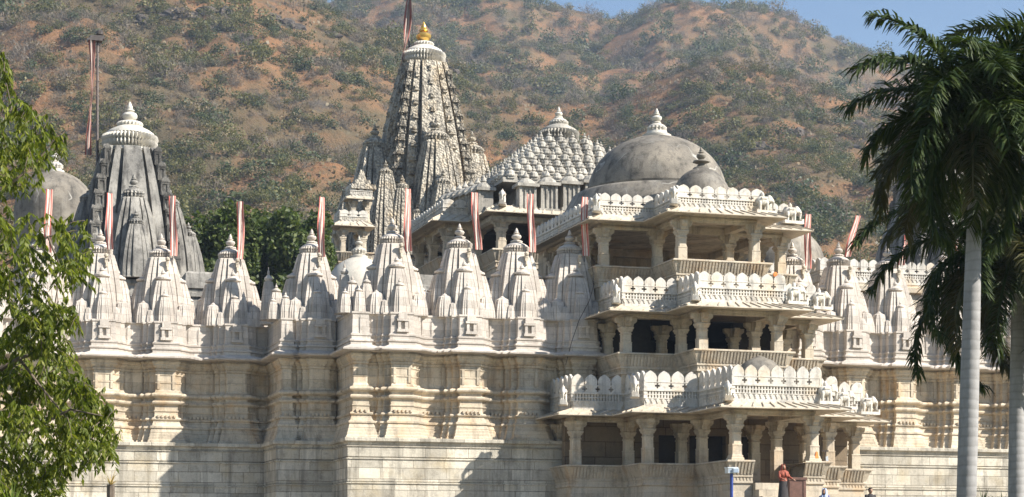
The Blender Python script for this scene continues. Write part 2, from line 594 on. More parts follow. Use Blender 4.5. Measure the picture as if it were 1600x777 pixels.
# ------------------------------------------------------------------ temple platform and courts
ZT = 2.6                                     # forecourt level
Z_LEDGE = EYE + 5.22
def zz(h):
    return EYE + h
mb = MB()
mb.sweep([(-60, -14), (7.0, -14), (7.0, -15.5), (11.6, -15.5), (11.6, -14), (60, -14)], [(0, 0), (0, ZT)])
mb.add([(-60, -14, ZT), (7.0, -14, ZT), (7.0, -15.5, ZT), (11.6, -15.5, ZT), (11.6, -14, ZT), (60, -14, ZT), (60, 70, ZT), (-60, 70, ZT)], [(0, 1, 2, 3, 4, 5, 6, 7)])
structure("forecourt_terrace", mb, M['paving'], W(0, 0, 0), T)

aC0 = L(543, 0.0)
aC1 = L(431, 3.2)
shr = []                                     # (pixel column of the finial, wall depth)
for px in (65, 157, 252, 360):
    shr.append((L(px, 6.4 + 2.35), 6.4))
shr.append((L(487, 3.2 + 2.35), 3.2))
for px in (613, 718, 807, 890):
    shr.append((L(px, 2.35), 0.0))
for px in (1238, 1310, 1386, 1474):
    shr.append((L(px, 2.35), 0.0))
d_sp = shr[-1][0] - shr[-2][0]
for k in (1, 2):
    shr.append((shr[12][0] + d_sp * k, 0.0))
for k in (1, 2, 3):
    shr.insert(0, (shr[0][0] - 2.75, 6.4))

def wall_plan(a0, a1, base, centers, front=1.32):
    """stepped front of a wall run, left to right; shrine bays step forward twice"""
    pts = []
    b = base + front
    pts.append((a0, b))
    for c in centers:
        for da, db in ((-0.92, 0), (-0.92, -0.26), (-0.72, -0.26), (-0.72, -0.52), (-0.46, -0.52), (-0.46, -0.82), (0.46, -0.82), (0.46, -0.52), (0.72, -0.52), (0.72, -0.26), (0.92, -0.26), (0.92, 0)):
            pts.append((c + da, b + db))
    pts.append((a1, b))
    return pts

PLINTH_PROF = [(0.0, -0.0), (0.0, 0.0)]
def plinth_prof(z0, z1):
    p = [(0.0, z0)]
    z = z1 - 0.17
    for d0 in (3.1, 2.02, .95, .40):
        p += [(0.0, z1 - d0), (0.05, z1 - d0 + .01), (0.05, z1 - d0 + .06), (-0.03, z1 - d0 + .065), (-0.03, z1 - d0 + .10), (0.0, z1 - d0 + .11)]
    p += [(0.0, z - 0.03), (0.02, z - 0.03), (0.12, z), (0.14, z + 0.02), (0.14, z1 - 0.02), (0.12, z1), (-1.6, z1 + 0.004)]
    return p
WALL_PROF = [(0.43, 0.0), (0.42, 0.10), (0.37, 0.14), (0.36, 0.26), (0.33, 0.28), (0.32, 0.40), (0.29, 0.42), (0.28, 0.50), (0.24, 0.62), (0.24, 0.66), (0.29, 0.68), (0.29, 0.76), (0.20, 0.80), (0.15, 0.94),
             (0.12, 1.02), (0.19, 1.05), (0.21, 1.10), (0.19, 1.15), (0.09, 1.18), (0.07, 1.30), (0.07, 1.44), (0.10, 1.45), (0.10, 1.50), (0.06, 1.51), (0.055, 1.72), (0.11, 1.76), (0.18, 1.80), (0.20, 1.86), (0.16, 1.92), (0.05, 1.95), (0.04, 2.06),
             (0.12, 2.10), (0.21, 2.15), (0.23, 2.21), (0.19, 2.28), (0.06, 2.32), (0.03, 2.40), (0.0, 2.46), (0.0, 2.74), (0.025, 2.75), (0.025, 2.80), (0.0, 2.81), (0.0, 3.10), (0.03, 3.12), (0.03, 3.17), (0.0, 3.18), (0.0, 3.30), (0.05, 3.33), (0.05, 3.40), (0.02, 3.42), (0.09, 3.50), (0.13, 3.55),
             (0.13, 3.62), (0.18, 3.68), (0.18, 3.76), (0.11, 3.78), (0.11, 3.84), (0.54, 3.85), (0.60, 3.88), (0.60, 3.94), (0.54, 3.98), (0.20, 4.12), (0.17, 4.14), (0.17, 4.26), (0.22, 4.29),
             (0.22, 4.36), (0.12, 4.40), (0.12, 4.52), (0.16, 4.55), (0.16, 4.62), (0.08, 4.66), (0.05, 5.48), (0.09, 5.52), (0.09, 5.60), (-0.2, 5.62), (-1.2, 5.63)]
Z_BAND = Z_LEDGE + 5.62

def bump_spire(mb, a, b, z, w, h):
    """little rounded niche spire on the band, facing -b"""
    prof = [(0.5, 0), (0.5, 0.10), (0.43, 0.12), (0.47, 0.3), (0.45, 0.55), (0.36, 0.8), (0.2, 0.93), (0.0, 1.0)]
    rings = []
    for r, t in prof:
        r = max(r, 0.02)
        rings.append([(a + w * r * x, b + w * r * y, z + h * t) for x, y in ((-1, 0.3), (-1, -0.25), (-0.72, -0.25), (-0.72, -0.5), (-0.3, -0.5), (-0.3, -0.72), (0.3, -0.72), (0.3, -0.5), (0.72, -0.5), (0.72, -0.25), (1, -0.25), (1, 0.3))])
    mb.loft(rings)

def wall_run(name, label, pl_poly, body_poly, centers, base, org, ends):
    t = thing(name, label, "temple wall", org[0], org[1], ZT, mesh_frame=True)
    runs = [body_poly]
    if base == 0.0:      # the wall stops either side of the entrance pavilion's rooms
        runs = [[p for p in body_poly if p[0] < 4.3] + [(4.52, 1.32)], [(13.93, 1.32)] + [p for p in body_poly if p[0] > 13.94]]
    body_poly = [p for bp_ in runs for p in bp_]
    mb = MB()
    mb.sweep(pl_poly, plinth_prof(ZT, Z_LEDGE))
    mb.build('plinth', M['plinth'], t)
    mb = MB()
    for bp_ in runs:
        mb.sweep(bp_, [(o, Z_LEDGE + z) for o, z in WALL_PROF if z <= 3.80])
    # dentil course and small carved teeth
    for i in range(len(body_poly) - 1):
        p, q = body_poly[i], body_poly[i + 1]
        ln = math.hypot(q[0] - p[0], q[1] - p[1])
        if ln < 0.3 or (base == 0.0 and p[0] > 4.3 and q[0] < 14.1):
            continue
        d = ((q[0] - p[0]) / ln, (q[1] - p[1]) / ln)
        n = (d[1], -d[0])
        if n[1] > -0.5 or ln > 40:
            continue
        k = int(ln / 0.17)
        for j in range(k):
            u = (j + 0.5) * ln / k
            mb.obox(p, d, n, u - 0.05, u + 0.05, 0.04, 0.25, Z_LEDGE + 1.16, Z_LEDGE + 1.27)
            mb.obox(p, d, n, u - 0.05, u + 0.05, 0.02, 0.105, Z_LEDGE + 3.43, Z_LEDGE + 3.51)
    # shallow raised panels between the bays
    for c0, c1 in zip(centers[:-1], centers[1:]):
        w = (c1 - c0) - 1.84
        if w < 0.5 or w > 4:
            continue
        for s in (-1, 1):
            x = (c0 + c1) / 2 + s * (w / 2 - 0.14)
            mb.box(x - 0.07, x + 0.07, base + 1.32 - 0.05, base + 1.37, Z_LEDGE + 2.48, Z_LEDGE + 3.32)
        x = (c0 + c1) / 2
        mb.box(x - 0.30, x + 0.30, base + 1.32 - 0.035, base + 1.37, Z_LEDGE + 2.62, Z_LEDGE + 3.2)
    for c in centers:
        for s in (-1, 1):
            x = c + s * 0.34
            mb.box(x - 0.06, x + 0.06, base + 0.5 - 0.04, base + 0.55, Z_LEDGE + 2.47, Z_LEDGE + 3.31)
    mb.build('wall_face', M['wall'], t)
    mb = MB()
    for bp_ in runs:
        mb.sweep(bp_, [(o, Z_LEDGE + z) for o, z in WALL_PROF if z >= 3.78])
    mb.build('cornice', M['spire'], t)
    mb = MB()
    zb = Z_LEDGE + 4.64
    for i in range(len(body_poly) - 1):
        p, q = body_poly[i], body_poly[i + 1]
        ln = abs(q[0] - p[0])
        if ln < 0.3 or abs(q[1] - p[1]) > 0.01 or (base == 0.0 and p[0] > 4.3 and q[0] < 14.1):
            continue
        k = max(1, int(round(ln / 0.46)))
        if abs(p[1] - (base + 0.5)) < 0.02:
            k = 2
        if ln > 12:
            continue
        for j in range(k):
            u = p[0] + (q[0] - p[0]) * (j + 0.5) / k
            if abs(p[1] - (base + 0.5)) < 0.02:
                u = p[0] + ln * (0.14 if j == 0 else 0.86)
                bump_spire(mb, u, p[1], zb, 0.26, 0.86)
            else:
                bump_spire(mb, u, p[1], zb, 0.34, 0.9)
    # framed niche at the middle of each shrine front
    for c in centers:
        y = base + 0.5
        mb.box(c - 0.22, c - 0.09, y - 0.18, y, zb + 0.20, zb + 0.56)
        mb.box(c + 0.09, c + 0.22, y - 0.18, y, zb + 0.20, zb + 0.56)
        mb.box(c - 0.27, c + 0.27, y - 0.22, y, zb + 0.56, zb + 0.66)
        mb.box(c - 0.20, c + 0.20, y - 0.18, y, zb + 0.66, zb + 0.90)
        mb.box(c - 0.27, c + 0.27, y - 0.22, y, zb + 0.08, zb + 0.20)
    mb.build('spirelet_frieze', M['spire'], t)
    return t

cl = [c for c, b in shr if b == 6.4]
cm = [c for c, b in shr if b == 3.2]
cr = [c for c, b in shr if b == 0.0]
aL = -62.0
plan_l = wall_plan(aL, aC1 + 1.4, 6.4, cl)
plan_m = [(aC1 + 0.45, 8.6), (aC1 + 0.45, 3.2 + 1.32)] + [p for p in wall_plan(aC1 + 0.45, aC0 + 1.4, 3.2, cm)][1:]
plan_r = [(aC0 + 0.45, 5.4), (aC0 + 0.45, 1.32)] + wall_plan(aC0 + 0.45, 62.0, 0.0, cr)[1:]
# fuller stepped corner on the two projecting runs
plan_m = [(aC1 + 0.45, 8.6), (aC1 + 0.45, 3.2 + 0.80), (cm[0] - 1.25, 3.2 + 0.80), (cm[0] - 1.25, 3.2 + 1.22), (cm[0] - 0.92, 3.2 + 1.22)] + [p for p in wall_plan(0, aC0 + 1.4, 3.2, cm)][2:]
k0 = cr[0]
plan_r = [(aC0 + 0.45, 5.4), (aC0 + 0.45, 0.80), (k0 - 1.5, 0.80), (k0 - 1.5, 1.22), (k0 - 0.92, 1.22)] + wall_plan(0, 62.0, 0.0, cr)[2:]
wall_run('temple_wall', "long cream marble outer wall behind the leafy tree, left of the stepped corners", [(aL, 6.4), (aC1 - 0.0, 6.4)], plan_l, cl, 6.4, (-20, 6.4), None)
wall_run('temple_wall', "shaded stepped wall block between the long left wall and the forward bastion", [(aC1, 6.4), (aC1, 3.2), (aC0, 3.2)], plan_m, cm, 3.2, (-8, 3.2), None)
wall_run('temple_wall', "forward marble outer wall with bastion corner, running behind the entrance porch and palms", [(aC0, 3.2), (aC0, 0), (62, 0)], plan_r, cr, 0.0, (10, 0), None)

# roofs and hall bodies behind the outer wall (the courts the shrines stand round)
ZR = zz(8.6)
t = thing('temple_hall', "broad flat roofed hall body behind the row of shrine spires", "temple hall", 10, 20, ZT, mesh_frame=True)
mb = MB()
mb.box(-62, aC1 + 0.6, 9.0, 20, ZT, ZR)
mb.box(aC1 + 0.6, aC0 + 0.6, 5.6, 20, ZT, ZR - 0.003)
mb.box(aC0 + 0.6, 62, 2.6, 20, ZT, ZR - 0.006)
mb.box(-62, -13, 20, 46, ZT, ZR - 0.003)
mb.box(1.5, 62, 20, 70, ZT, ZR - 0.003)
mb.build('hall_body', M['inner'], t)

# ------------------------------------------------------------------ spires
def ratha(hw=1.0, g=0.0, w=0.0):
    side = [(-.84, -.84), (-.64 - w, -.84), (-.64 - w, -.775 + g), (-.59, -.775 + g), (-.59, -.90), (-.35 - w, -.90), (-.35 - w, -.83 + g), (-.30, -.83 + g), (-.30, -1), (.30, -1), (.30, -.83 + g), (.35 + w, -.83 + g), (.35 + w, -.90), (.59, -.90), (.59, -.775 + g), (.64 + w, -.775 + g), (.64 + w, -.84)]
    pts = []
    for k in range(4):
        c, s = math.cos(k * math.pi / 2), math.sin(k * math.pi / 2)
        pts += [(x * c - y * s, x * s + y * c) for x, y in side]
    return [(x * hw, y * hw) for x, y in pts]
RATHA = ratha()
RATHA_DEEP = ratha(1.0, .13, .04)
RATHA_MID = ratha(1.0, .06, .03)
def spire_rings(hw, h, rtop, p=1.55, n=12, foot=True, c=(0, 0, 0), plan=None):
    rings = []
    lev = []
    if foot:
        lev += [(0, 1.05), (0.02, 1.05), (0.025, 1.0)]
    for i in range(n + 1):
        t = i / n
        lev.append((0.03 + 0.97 * t, rtop + (1 - rtop) * (1 - t ** p)))
    for t, r in lev:
        rings.append([(c[0] + x * hw * r, c[1] + y * hw * r, c[2] + h * t) for x, y in (plan or RATHA)])
    return rings
def crown(mb, r, z, c=(0, 0), n=56, ribs=28, finial=True, tall=1.0):
    """ribbed disc, cap and (optionally) pot finial; returns the top height"""
    pr = [(r * .78, -.06 * r), (r * .78, .06 * r), (r * .90, .08 * r), (r * .98, .16 * r), (r * .97, .28 * r), (r * .88, .31 * r)]
    mb.lathe(pr, (c[0], c[1], z), n, ribs, 0.20, (2, 5))
    pr = [(r * .86, .30 * r), (r * .94, .32 * r), (r * 1.0, .38 * r), (r * .97, .50 * r), (r * .86, .54 * r)]
    mb.lathe(pr, (c[0], c[1], z), n, ribs, 0.14, (1, 4))
    pr = [(r * .86, .54 * r), (r * .84, .60 * r), (r * .70, .70 * r), (r * .52, .79 * r), (r * .44, .84 * r)]
    mb.lathe(pr, (c[0], c[1], z), max(16, n // 2))
    pr = [(r * .34, .83 * r), (r * .44, .87 * r), (r * .47, .94 * r), (r * .42, 1.0 * r), (r * .28, 1.04 * r)]
    mb.lathe(pr, (c[0], c[1], z), n // 2, ribs // 2, 0.10, (1, 3))
    return z + r
def finial(mb, r, z, c=(0, 0), n=16):
    pr = [(.30, 0), (.20, .05), (.16, .10), (.26, .16), (.34, .26), (.36, .36), (.30, .46), (.16, .52), (.13, .55), (.22, .58), (.22, .62), (.12, .66), (.14, .70), (.13, .78), (.07, .92), (.02, 1.02)]
    mb.lathe([(a * r, b * r) for a, b in pr], (c[0], c[1], z), n)

def small_spire(mb, hw, h, c, top=True, n=8, rtop=.56):
    """a little spire with its own disc and point, merged into mb"""
    if not top:      # plump, rounded, no point
        rg = spire_rings(hw, h, .62, 2.0, n, True, c)
        q = [(c[0] + (x - c[0]) * .55, c[1] + (y - c[1]) * .55, z + h * .07) for x, y, z in rg[-1]]
        mb.loft(rg + [q])
        mb.lathe([(hw * .30, 0), (hw * .34, h * .03), (hw * .2, h * .08), (.01, h * .14)], (c[0], c[1], c[2] + h * 1.06), 10)
        return
    mb.loft(spire_rings(hw, h, rtop, 2.1, n, True, c))
    r = hw * rtop * .92
    mb.lathe([(r * .7, -.02 * h), (r * .75, .03 * h), (r * 1.05, .05 * h), (r * 1.05, .09 * h), (r * .7, .12 * h), (r * .5, .15 * h), (r * .24, .17 * h), (r * .36, .20 * h), (r * .24, .25 * h), (r * .10, .28 * h), (.01, .34 * h)], (c[0], c[1], c[2] + h), 16)

def make_shrine_spire(mat, S=1.0):
    root = bpy.data.objects.new('shrine_spire', None)
    COL.objects.link(root)
    root.empty_display_size = .3
    H = 3.2
    mb = MB()
    mb.loft(spire_rings(1.12, H, .565, 2.1, 16))
    mb.build('spire_body', mat, root)
    for k in range(4):
        rz = k * math.pi / 2
        mb = MB()
        small_spire(mb, .72, 2.0, (0, -.80, 0))
        o = MB().merge(mb, rz=rz).build('half_spire', mat, root)
        mb = MB()
        small_spire(mb, .37, 1.18, (0, -1.34, 0))
        mb.box(-.2, .2, -1.62, -1.1, -.1, .06)
        MB().merge(mb, rz=rz).build('quarter_spire', mat, o)
    for k in range(4):
        rz = k * math.pi / 2
        for hw_, h_, c_ in ((.42, .92, (-.96, -.96, -.05)), (.27, .60, (-.62, -1.22, -.05)), (.27, .60, (.62, -1.22, -.05))):
            mb = MB()
            small_spire(mb, hw_, h_, c_, False)
            MB().merge(mb, rz=rz).build('corner_spirelet', mat, root)
    mb = MB()
    crown(mb, .60, H)
    mb.build('ribbed_crown', mat, root, smooth=40)
    mb = MB()
    finial(mb, .62, H + .59)
    mb.build('pot_finial', mat, root, smooth=40)
    mb = MB()    # bracket that carries the flag
    mb.box(.12, .26, -.92, -.5, H - .30, H - .20)
    mb.box(.13, .25, -.90, -.78, H - .46, H - .28)
    mb.lathe([(.02, 0), (.10, .04), (.11, .12), (.05, .18), (.01, .2)], (.19, -.90, H - .22), 10)
    mb.lathe([(.07, -.2), (.06, -.1), (.02, 0)], (.19, -.88, H - .44), 10)
    mb.build('flag_bracket', M['eave'], root)
    return root

ORD = ["first", "second", "third", "fourth"]
spire_labels = {
    3: "pale shrine spire half hidden behind the top of the leafy tree",
    4: "pale shrine spire rising just clear of the leafy tree's right edge",
    5: "pale shrine spire standing in front of the grey weathered tower",
    6: "pale shrine spire with the dark round trees directly behind it, on the long recessed wall",
    7: "pale shrine spire on the shaded wall block, just left of the low cream dome",
    8: "large pale shrine spire on the bastion corner, just right of the low cream dome",
    9: "pale shrine spire in front of the pillared side balcony, next right of the bastion spire",
    10: "pale shrine spire below the bell roof, third spire left of the porch corner",
    11: "shadowed shrine spire with a dark cable, touching the left side of the entrance pavilion",
    12: "shrine spire half covered by the right edge of the entrance pavilion's middle storey",
    13: "cream shrine spire with a slanting flag, first one fully seen right of the entrance pavilion",
    14: "cream shrine spire just left of the pale palm trunk, beside the hanging palm fronds",
    15: "cream shrine spire seen only through the palm fronds behind the pale trunk",
    0: "outermost of the shrine spires hidden behind the leafy tree at the left edge",
    1: "shrine spire behind the leafy tree, second from the wall's far left end",
    2: "shrine spire behind the leafy tree, third from the wall's far left end",
    16: "shrine spire on the wall beyond the palms, second from the wall's right end",
    17: "outermost shrine spire on the wall beyond the palms at the right edge",
}
GSP = "small shrine spires along the outer wall"
proto = make_shrine_spire(M['spire'])
SP = []
for i, (a, b) in enumerate(shr):
    o = proto if i == 0 else copy_obj(proto, None)
    o.location = W(a, b + 2.35, Z_BAND - .02)
    o.rotation_euler = (0, 0, T)
    s = random.uniform(.97, 1.03)
    o.scale = (s, s, 1.0 + random.uniform(-.02, .02))
    tag(o, spire_labels[i], "shrine spire", GSP)
    SP.append((a, b + 2.35))

# stepped turrets filling the outer corner of the two projecting runs
def corner_turrets(name, label, a, b, z, spec):
    t = thing(name, label, "turret", a, b, z)
    for da, db, hw, h in spec:
        mb = MB()
        small_spire(mb, hw, h, (da, db, 0))
        mb.build('turret_spire', M['spire'], t)
    return t
corner_turrets('corner_turret', "cluster of stepped spirelets on the bastion's left shoulder", k0 - 1.9, 2.0, Z_BAND - .02,
               [(0, .1, .42, 1.35), (-.45, -.45, .30, .85), (.15, -.6, .30, .95), (.55, -.35, .34, 1.35), (-.1, 1.3, .34, 1.95)])
corner_turrets('corner_turret', "cluster of stepped spirelets on the left shoulder of the shaded wall block", cm[0] - 1.7, 5.2, Z_BAND - .02,
               [(0, .1, .40, 1.3), (-.25, -.45, .28, .8), (.3, -.6, .30, .95), (-.1, 1.6, .36, 2.0)])

# ------------------------------------------------------------------ flags on the shrine spires
def make_ribbon(w, h, wave, seed, lean=0.0, n=22, tw=0.8, mat='flag'):
    rr = random.Random(seed)
    ph = rr.uniform(0, 6)
    vs_, fs, uv = [], [], []
    m_ = 6
    for i in range(n + 1):
        t = i / n
        for j in range(m_ + 1):
            s = j / m_ - .5
            ang = tw * math.sin(ph + 3.0 * t) * .8
            ww = w * (1 - .10 * math.sin(t * 3.3 + ph) ** 2)
            x = s * ww * math.cos(ang) + lean * t + wave * .35 * math.sin(ph + t * 5)
            y = s * ww * math.sin(ang) + wave * math.sin(s * 9 + t * 6 + ph) * .5
            vs_.append((x, y, -h * t))
            uv.append((j / m_, t))
    for i in range(n):
        for j in range(m_):
            a = i * (m_ + 1) + j
            fs.append((a, a + 1, a + m_ + 2, a + m_ + 1))
    me = bpy.data.meshes.new("flag_cloth")
    me.from_pydata(vs_, [], fs)
    ul = me.uv_layers.new(name="UVMap")
    for l in me.loops:
        ul.data[l.index].uv = uv[l.vertex_index]
    me.materials.append(M[mat])
    me.shade_smooth()
    return me
GFL = "striped flags on the shrine spires"
# spire index, flag column offset (m), top row, bottom row, lean at the bottom (m)
flag_spec = [
    (3, .28, 296, 395, 0.0, "red and white striped flag showing above the leafy tree"),
    (4, .33, 302, 390, 0.05, "red and white striped flag on the spire right of the leafy tree"),
    (5, .45, 306, 400, 0.0, "red and white striped flag in front of the grey weathered tower's right edge"),
    (6, .38, 315, 405, 0.0, "red and white striped flag against the left round tree"),
    (7, .32, 308, 402, 0.0, "red and white striped flag against the right round tree"),
    (8, .52, 295, 393, 0.03, "red and white striped flag on the bastion spire, before the tall tower"),
    (9, .50, 301, 390, 0.22, "limp striped flag before the side balcony's parapet, its foot swung right"),
    (10, .45, 303, 394, 0.08, "striped flag hanging in front of the bell roof's lower niches"),
    (11, .50, 308, 400, 0.0, "shadowed striped flag in front of the pavilion's long side parapet"),
    (12, .50, 335, 420, 0.0, "faded red flag just right of the upper pavilion's eave"),
    (13, .62, 337, 402, -.55, "red flag blown slantwise, right of the entrance pavilion"),
    (14, .62, 368, 415, -.30, "faded red flag half behind the palm fronds left of the pale trunk"),
    (15, .40, 375, 440, 0.0, "faded striped flag seen through the palm fronds by the pale trunk"),
]
for i, da, y0, y1, lean, lab in flag_spec:
    a, b = SP[i]
    a += da
    b -= .72
    zt, zb = ZP(y0, a, b), ZP(y1, a, b)
    t = thing('striped_flag', lab, "flag", a, b, Z_BAND + 2.85, group=GFL)
    org = Z_BAND + 2.85
    mb = MB()
    dx = .0 if i not in (13, 14) else .22
    mb.tube([(dx, .06, -.05), (dx, .06, zt - org + .04)], [.018, .014], 6)
    mb.tube([(-.16, .03, zt - org), (.16 + dx * .3, .05, zt - org)], [.012, .012], 6)
    mb.build('flag_pole', M['iron'], t)
    o = obj('cloth', make_ribbon(.34, zt - zb, .085, i, lean + (i % 3 - 1) * .03, 26, .15 + (i * 37 % 10) * .06), t)
    o.location = (0 if not dx else .05, 0, zt - org)

# ------------------------------------------------------------------ storeys of pavilions
def seg_iter(poly):
    for i in range(len(poly) - 1):
        p, q = poly[i], poly[i + 1]
        ln = math.hypot(q[0] - p[0], q[1] - p[1])
        d = ((q[0] - p[0]) / ln, (q[1] - p[1]) / ln)
        yield p, d, (d[1], -d[0]), ln

def parapet_segment(p, d, n, ln, z0, H, pitch=.58):
    """carved parapet: fringe, pierced band, cross openings and pointed merlons (real openings)"""
    mb = MB()
    k = H / 1.62
    h1, h2, h3, h4 = .42 * k, .72 * k, .80 * k, 1.10 * k
    th = .14
    mb.obox(p, d, n, 0, ln, -th, 0, z0, z0 + h1 - .04)
    mb.obox(p, d, n, 0, ln, -th, .035, z0 + h1 - .04, z0 + h1)
    # fringe teeth
    c = max(1, int(ln / .24))
    for j in range(c):
        u = (j + .5) * ln / c
        mb.obox(p, d, n, u - .035, u + .035, 0, .03, z0 + h1 - .22 * k, z0 + h1 - .04)
        mb.obox(p, d, n, u - .075, u + .075, 0, .028, z0 + h1 - .13 * k, z0 + h1 - .07 * k)
    # pierced band of two rows: bars in front of a set back slab
    mb.obox(p, d, n, 0, ln, -th, -.09, z0 + h1, z0 + h2)
    mid = z0 + (h1 + h2) / 2
    mb.obox(p, d, n, 0, ln, -.09, 0, mid - .02, mid + .02)
    c = max(2, int(ln / .135))
    for j in range(c + 1):
        u = min(max(j * ln / c, .03), ln - .03)
        mb.obox(p, d, n, u - .03, u + .03, -.09, -.004, z0 + h1, z0 + h2)
    mb.obox(p, d, n, 0, ln, -th, .03, z0 + h2, z0 + h3)
    # cross openings between merlons
    m_ = max(1, int(round(ln / pitch)))
    w = ln / m_
    cz = (z0 + h3 + z0 + h4) / 2
    s = .054
    cuts = [j * w for j in range(1, m_)]
    u = 0.0
    for cu in cuts + [None]:
        e = ln if cu is None else cu - 2.2 * s
        mb.obox(p, d, n, u, e, -th + .02, -.01, z0 + h3, z0 + h4)
        if cu is not None:
            for q0, q1 in ((-2.2, -.75), (.75, 2.2)):
                mb.obox(p, d, n, cu + q0 * s, cu + q1 * s, -th + .02, -.01, z0 + h3, cz - .75 * s)
                mb.obox(p, d, n, cu + q0 * s, cu + q1 * s, -th + .02, -.01, cz + .75 * s, z0 + h4)
            mb.obox(p, d, n, cu - .75 * s, cu + .75 * s, -th + .02, -.01, z0 + h3, cz - 2.2 * s)
            mb.obox(p, d, n, cu - .75 * s, cu + .75 * s, -th + .02, -.01, cz + 2.2 * s, z0 + h4)
            u = cu + 2.2 * s
    mb.obox(p, d, n, 0, ln, -th + .02, .006, z0 + h4, z0 + h4 + .035)
    zb, zt = z0 + h4 + .035, z0 + H
    hw = w * .47
    for j in range(m_):
        c_ = (j + .5) * w
        q = zt - zb
        poly = [(c_ - hw * .93, zb), (c_ + hw * .93, zb), (c_ + hw, zb + q * .28), (c_ + hw * .93, zb + q * .50), (c_ + hw * .70, zb + q * .72), (c_ + hw * .35, zb + q * .88), (c_, zb + q),
                (c_ - hw * .35, zb + q * .88), (c_ - hw * .70, zb + q * .72), (c_ - hw * .93, zb + q * .50), (c_ - hw, zb + q * .28)]
        mb.prism(poly, p, d, n, -th + .03, -.015)
    return mb

def column_mesh(h, floor_h=0.0, w=.43):
    """h: underside of the beam above the foot; floor_h > 0 adds the shaft below the seat line"""
    mb = MB()
    def sq(hw, z):
        c = hw * .72
        return [(-c, -hw, z), (c, -hw, z), (hw, -c, z), (hw, c, z), (c, hw, z), (-c, hw, z), (-hw, c, z), (-hw, -c, z)]
    def full(hw, z):
        c = hw * .98
        return [(-c, -hw, z), (c, -hw, z), (hw, -c, z), (hw, c, z), (c, hw, z), (-c, hw, z), (-hw, c, z), (-hw, -c, z)]
    r = w / 2
    rings = []
    z = -floor_h
    rings += [full(r * 1.35, z), full(r * 1.35, z + .10), full(r * 1.18, z + .13), full(r * 1.18, z + .2), full(r * 1.05, z + .23)]
    sh = h - .62
    rings += [full(r, z + .27), full(r, sh * .48), full(r * 1.06, sh * .48 + .01), full(r * 1.06, sh * .52), sq(r * .98, sh * .53), sq(r * .96, sh * .86), sq(r * 1.1, sh * .875), sq(r * 1.1, sh * .91), sq(r * .96, sh * .925), sq(r * .97, sh),
              full(r * 1.12, sh + .01), full(r * 1.18, sh + .09), full(r * 1.34, sh + .13), full(r * 1.34, sh + .20), full(r * 1.0, sh + .24), full(r * 1.0, h)]
    mb.loft(rings)
    br = MB()
    # four scrolled bracket arms
    prof = [(0, sh + .20), (r * 1.2, sh + .20), (r * 1.55, sh + .26), (r * 1.6, sh + .36), (r * 1.95, sh + .40), (r * 2.25, sh + .46), (r * 2.3, h - .03), (r * 2.3, h), (0, h)]
    for k, hw in enumerate((.62, .60, .618, .602)):
        c, s = math.cos(k * math.pi / 2), math.sin(k * math.pi / 2)
        br.prism(prof, (0, 0), (c, s), (-s, c), -r * hw, r * hw)
    return mb, br

COLCACHE = {}
def add_column(t, a, b, z, h, floor_h=0.0, w=.43, mat=None):
    key = (round(h, 3), round(floor_h, 3), w)
    if key not in COLCACHE:
        m1, m2 = column_mesh(h, floor_h, w)
        COLCACHE[key] = (m1.mesh('column', mat or M['porch']), m2.mesh('bracket_capital', mat or M['porch']))
    org = t['org']
    o = obj('column', COLCACHE[key][0], t)
    o.location = (a - org[0], b - org[1], z - org[2])
    obj('bracket_capital', COLCACHE[key][1], o)
    return o

def eave(t, poly, z_tip, z_top, out=.92, name='eave', mat=None):
    mb = MB()
    mb.sweep(poly, [(-.30, z_tip + .02), (.0, z_tip + .02), (.12, z_tip + .08), (out - .02, z_tip - .045), (out, z_tip - .04), (out, z_tip + .0), (out - .04, z_tip + .02), (.10, z_top - .02), (.0, z_top), (-.2, z_top)])
    # raised joints of the sloping slabs
    offs = miter(poly)
    for i in range(len(poly) - 1):
        p, q = poly[i], poly[i + 1]
        p2 = (p[0] + offs[i][0] * out, p[1] + offs[i][1] * out)
        q2 = (q[0] + offs[i + 1][0] * out, q[1] + offs[i + 1][1] * out)
        ln = math.hypot(q2[0] - p2[0], q2[1] - p2[1])
        d = ((q2[0] - p2[0]) / ln, (q2[1] - p2[1]) / ln)
        n = (d[1], -d[0])
        l0 = math.hypot(q[0] - p[0], q[1] - p[1])
        k = max(1, int(ln / .50))
        for j in range(k + 1):
            f = j / k
            A = Vector((p[0] + (q[0] - p[0]) * f + n[0] * .06, p[1] + (q[1] - p[1]) * f + n[1] * .06, z_top))
            B = Vector((p2[0] + (q2[0] - p2[0]) * f - n[0] * .02, p2[1] + (q2[1] - p2[1]) * f - n[1] * .02, z_tip + .02))
            D = Vector((d[0], d[1], 0)) * .035
            U = Vector((0, 0, .05))
            mb.add([A - D, A + D, A + D + U, A - D + U, B - D - U * .3, B + D - U * .3, B + D + U, B - D + U],
                   [(0, 1, 2, 3), (4, 7, 6, 5), (3, 2, 6, 7), (0, 4, 5, 1), (0, 3, 7, 4), (1, 5, 6, 2)])
    return mb.build(name, mat or M['eave'], t)

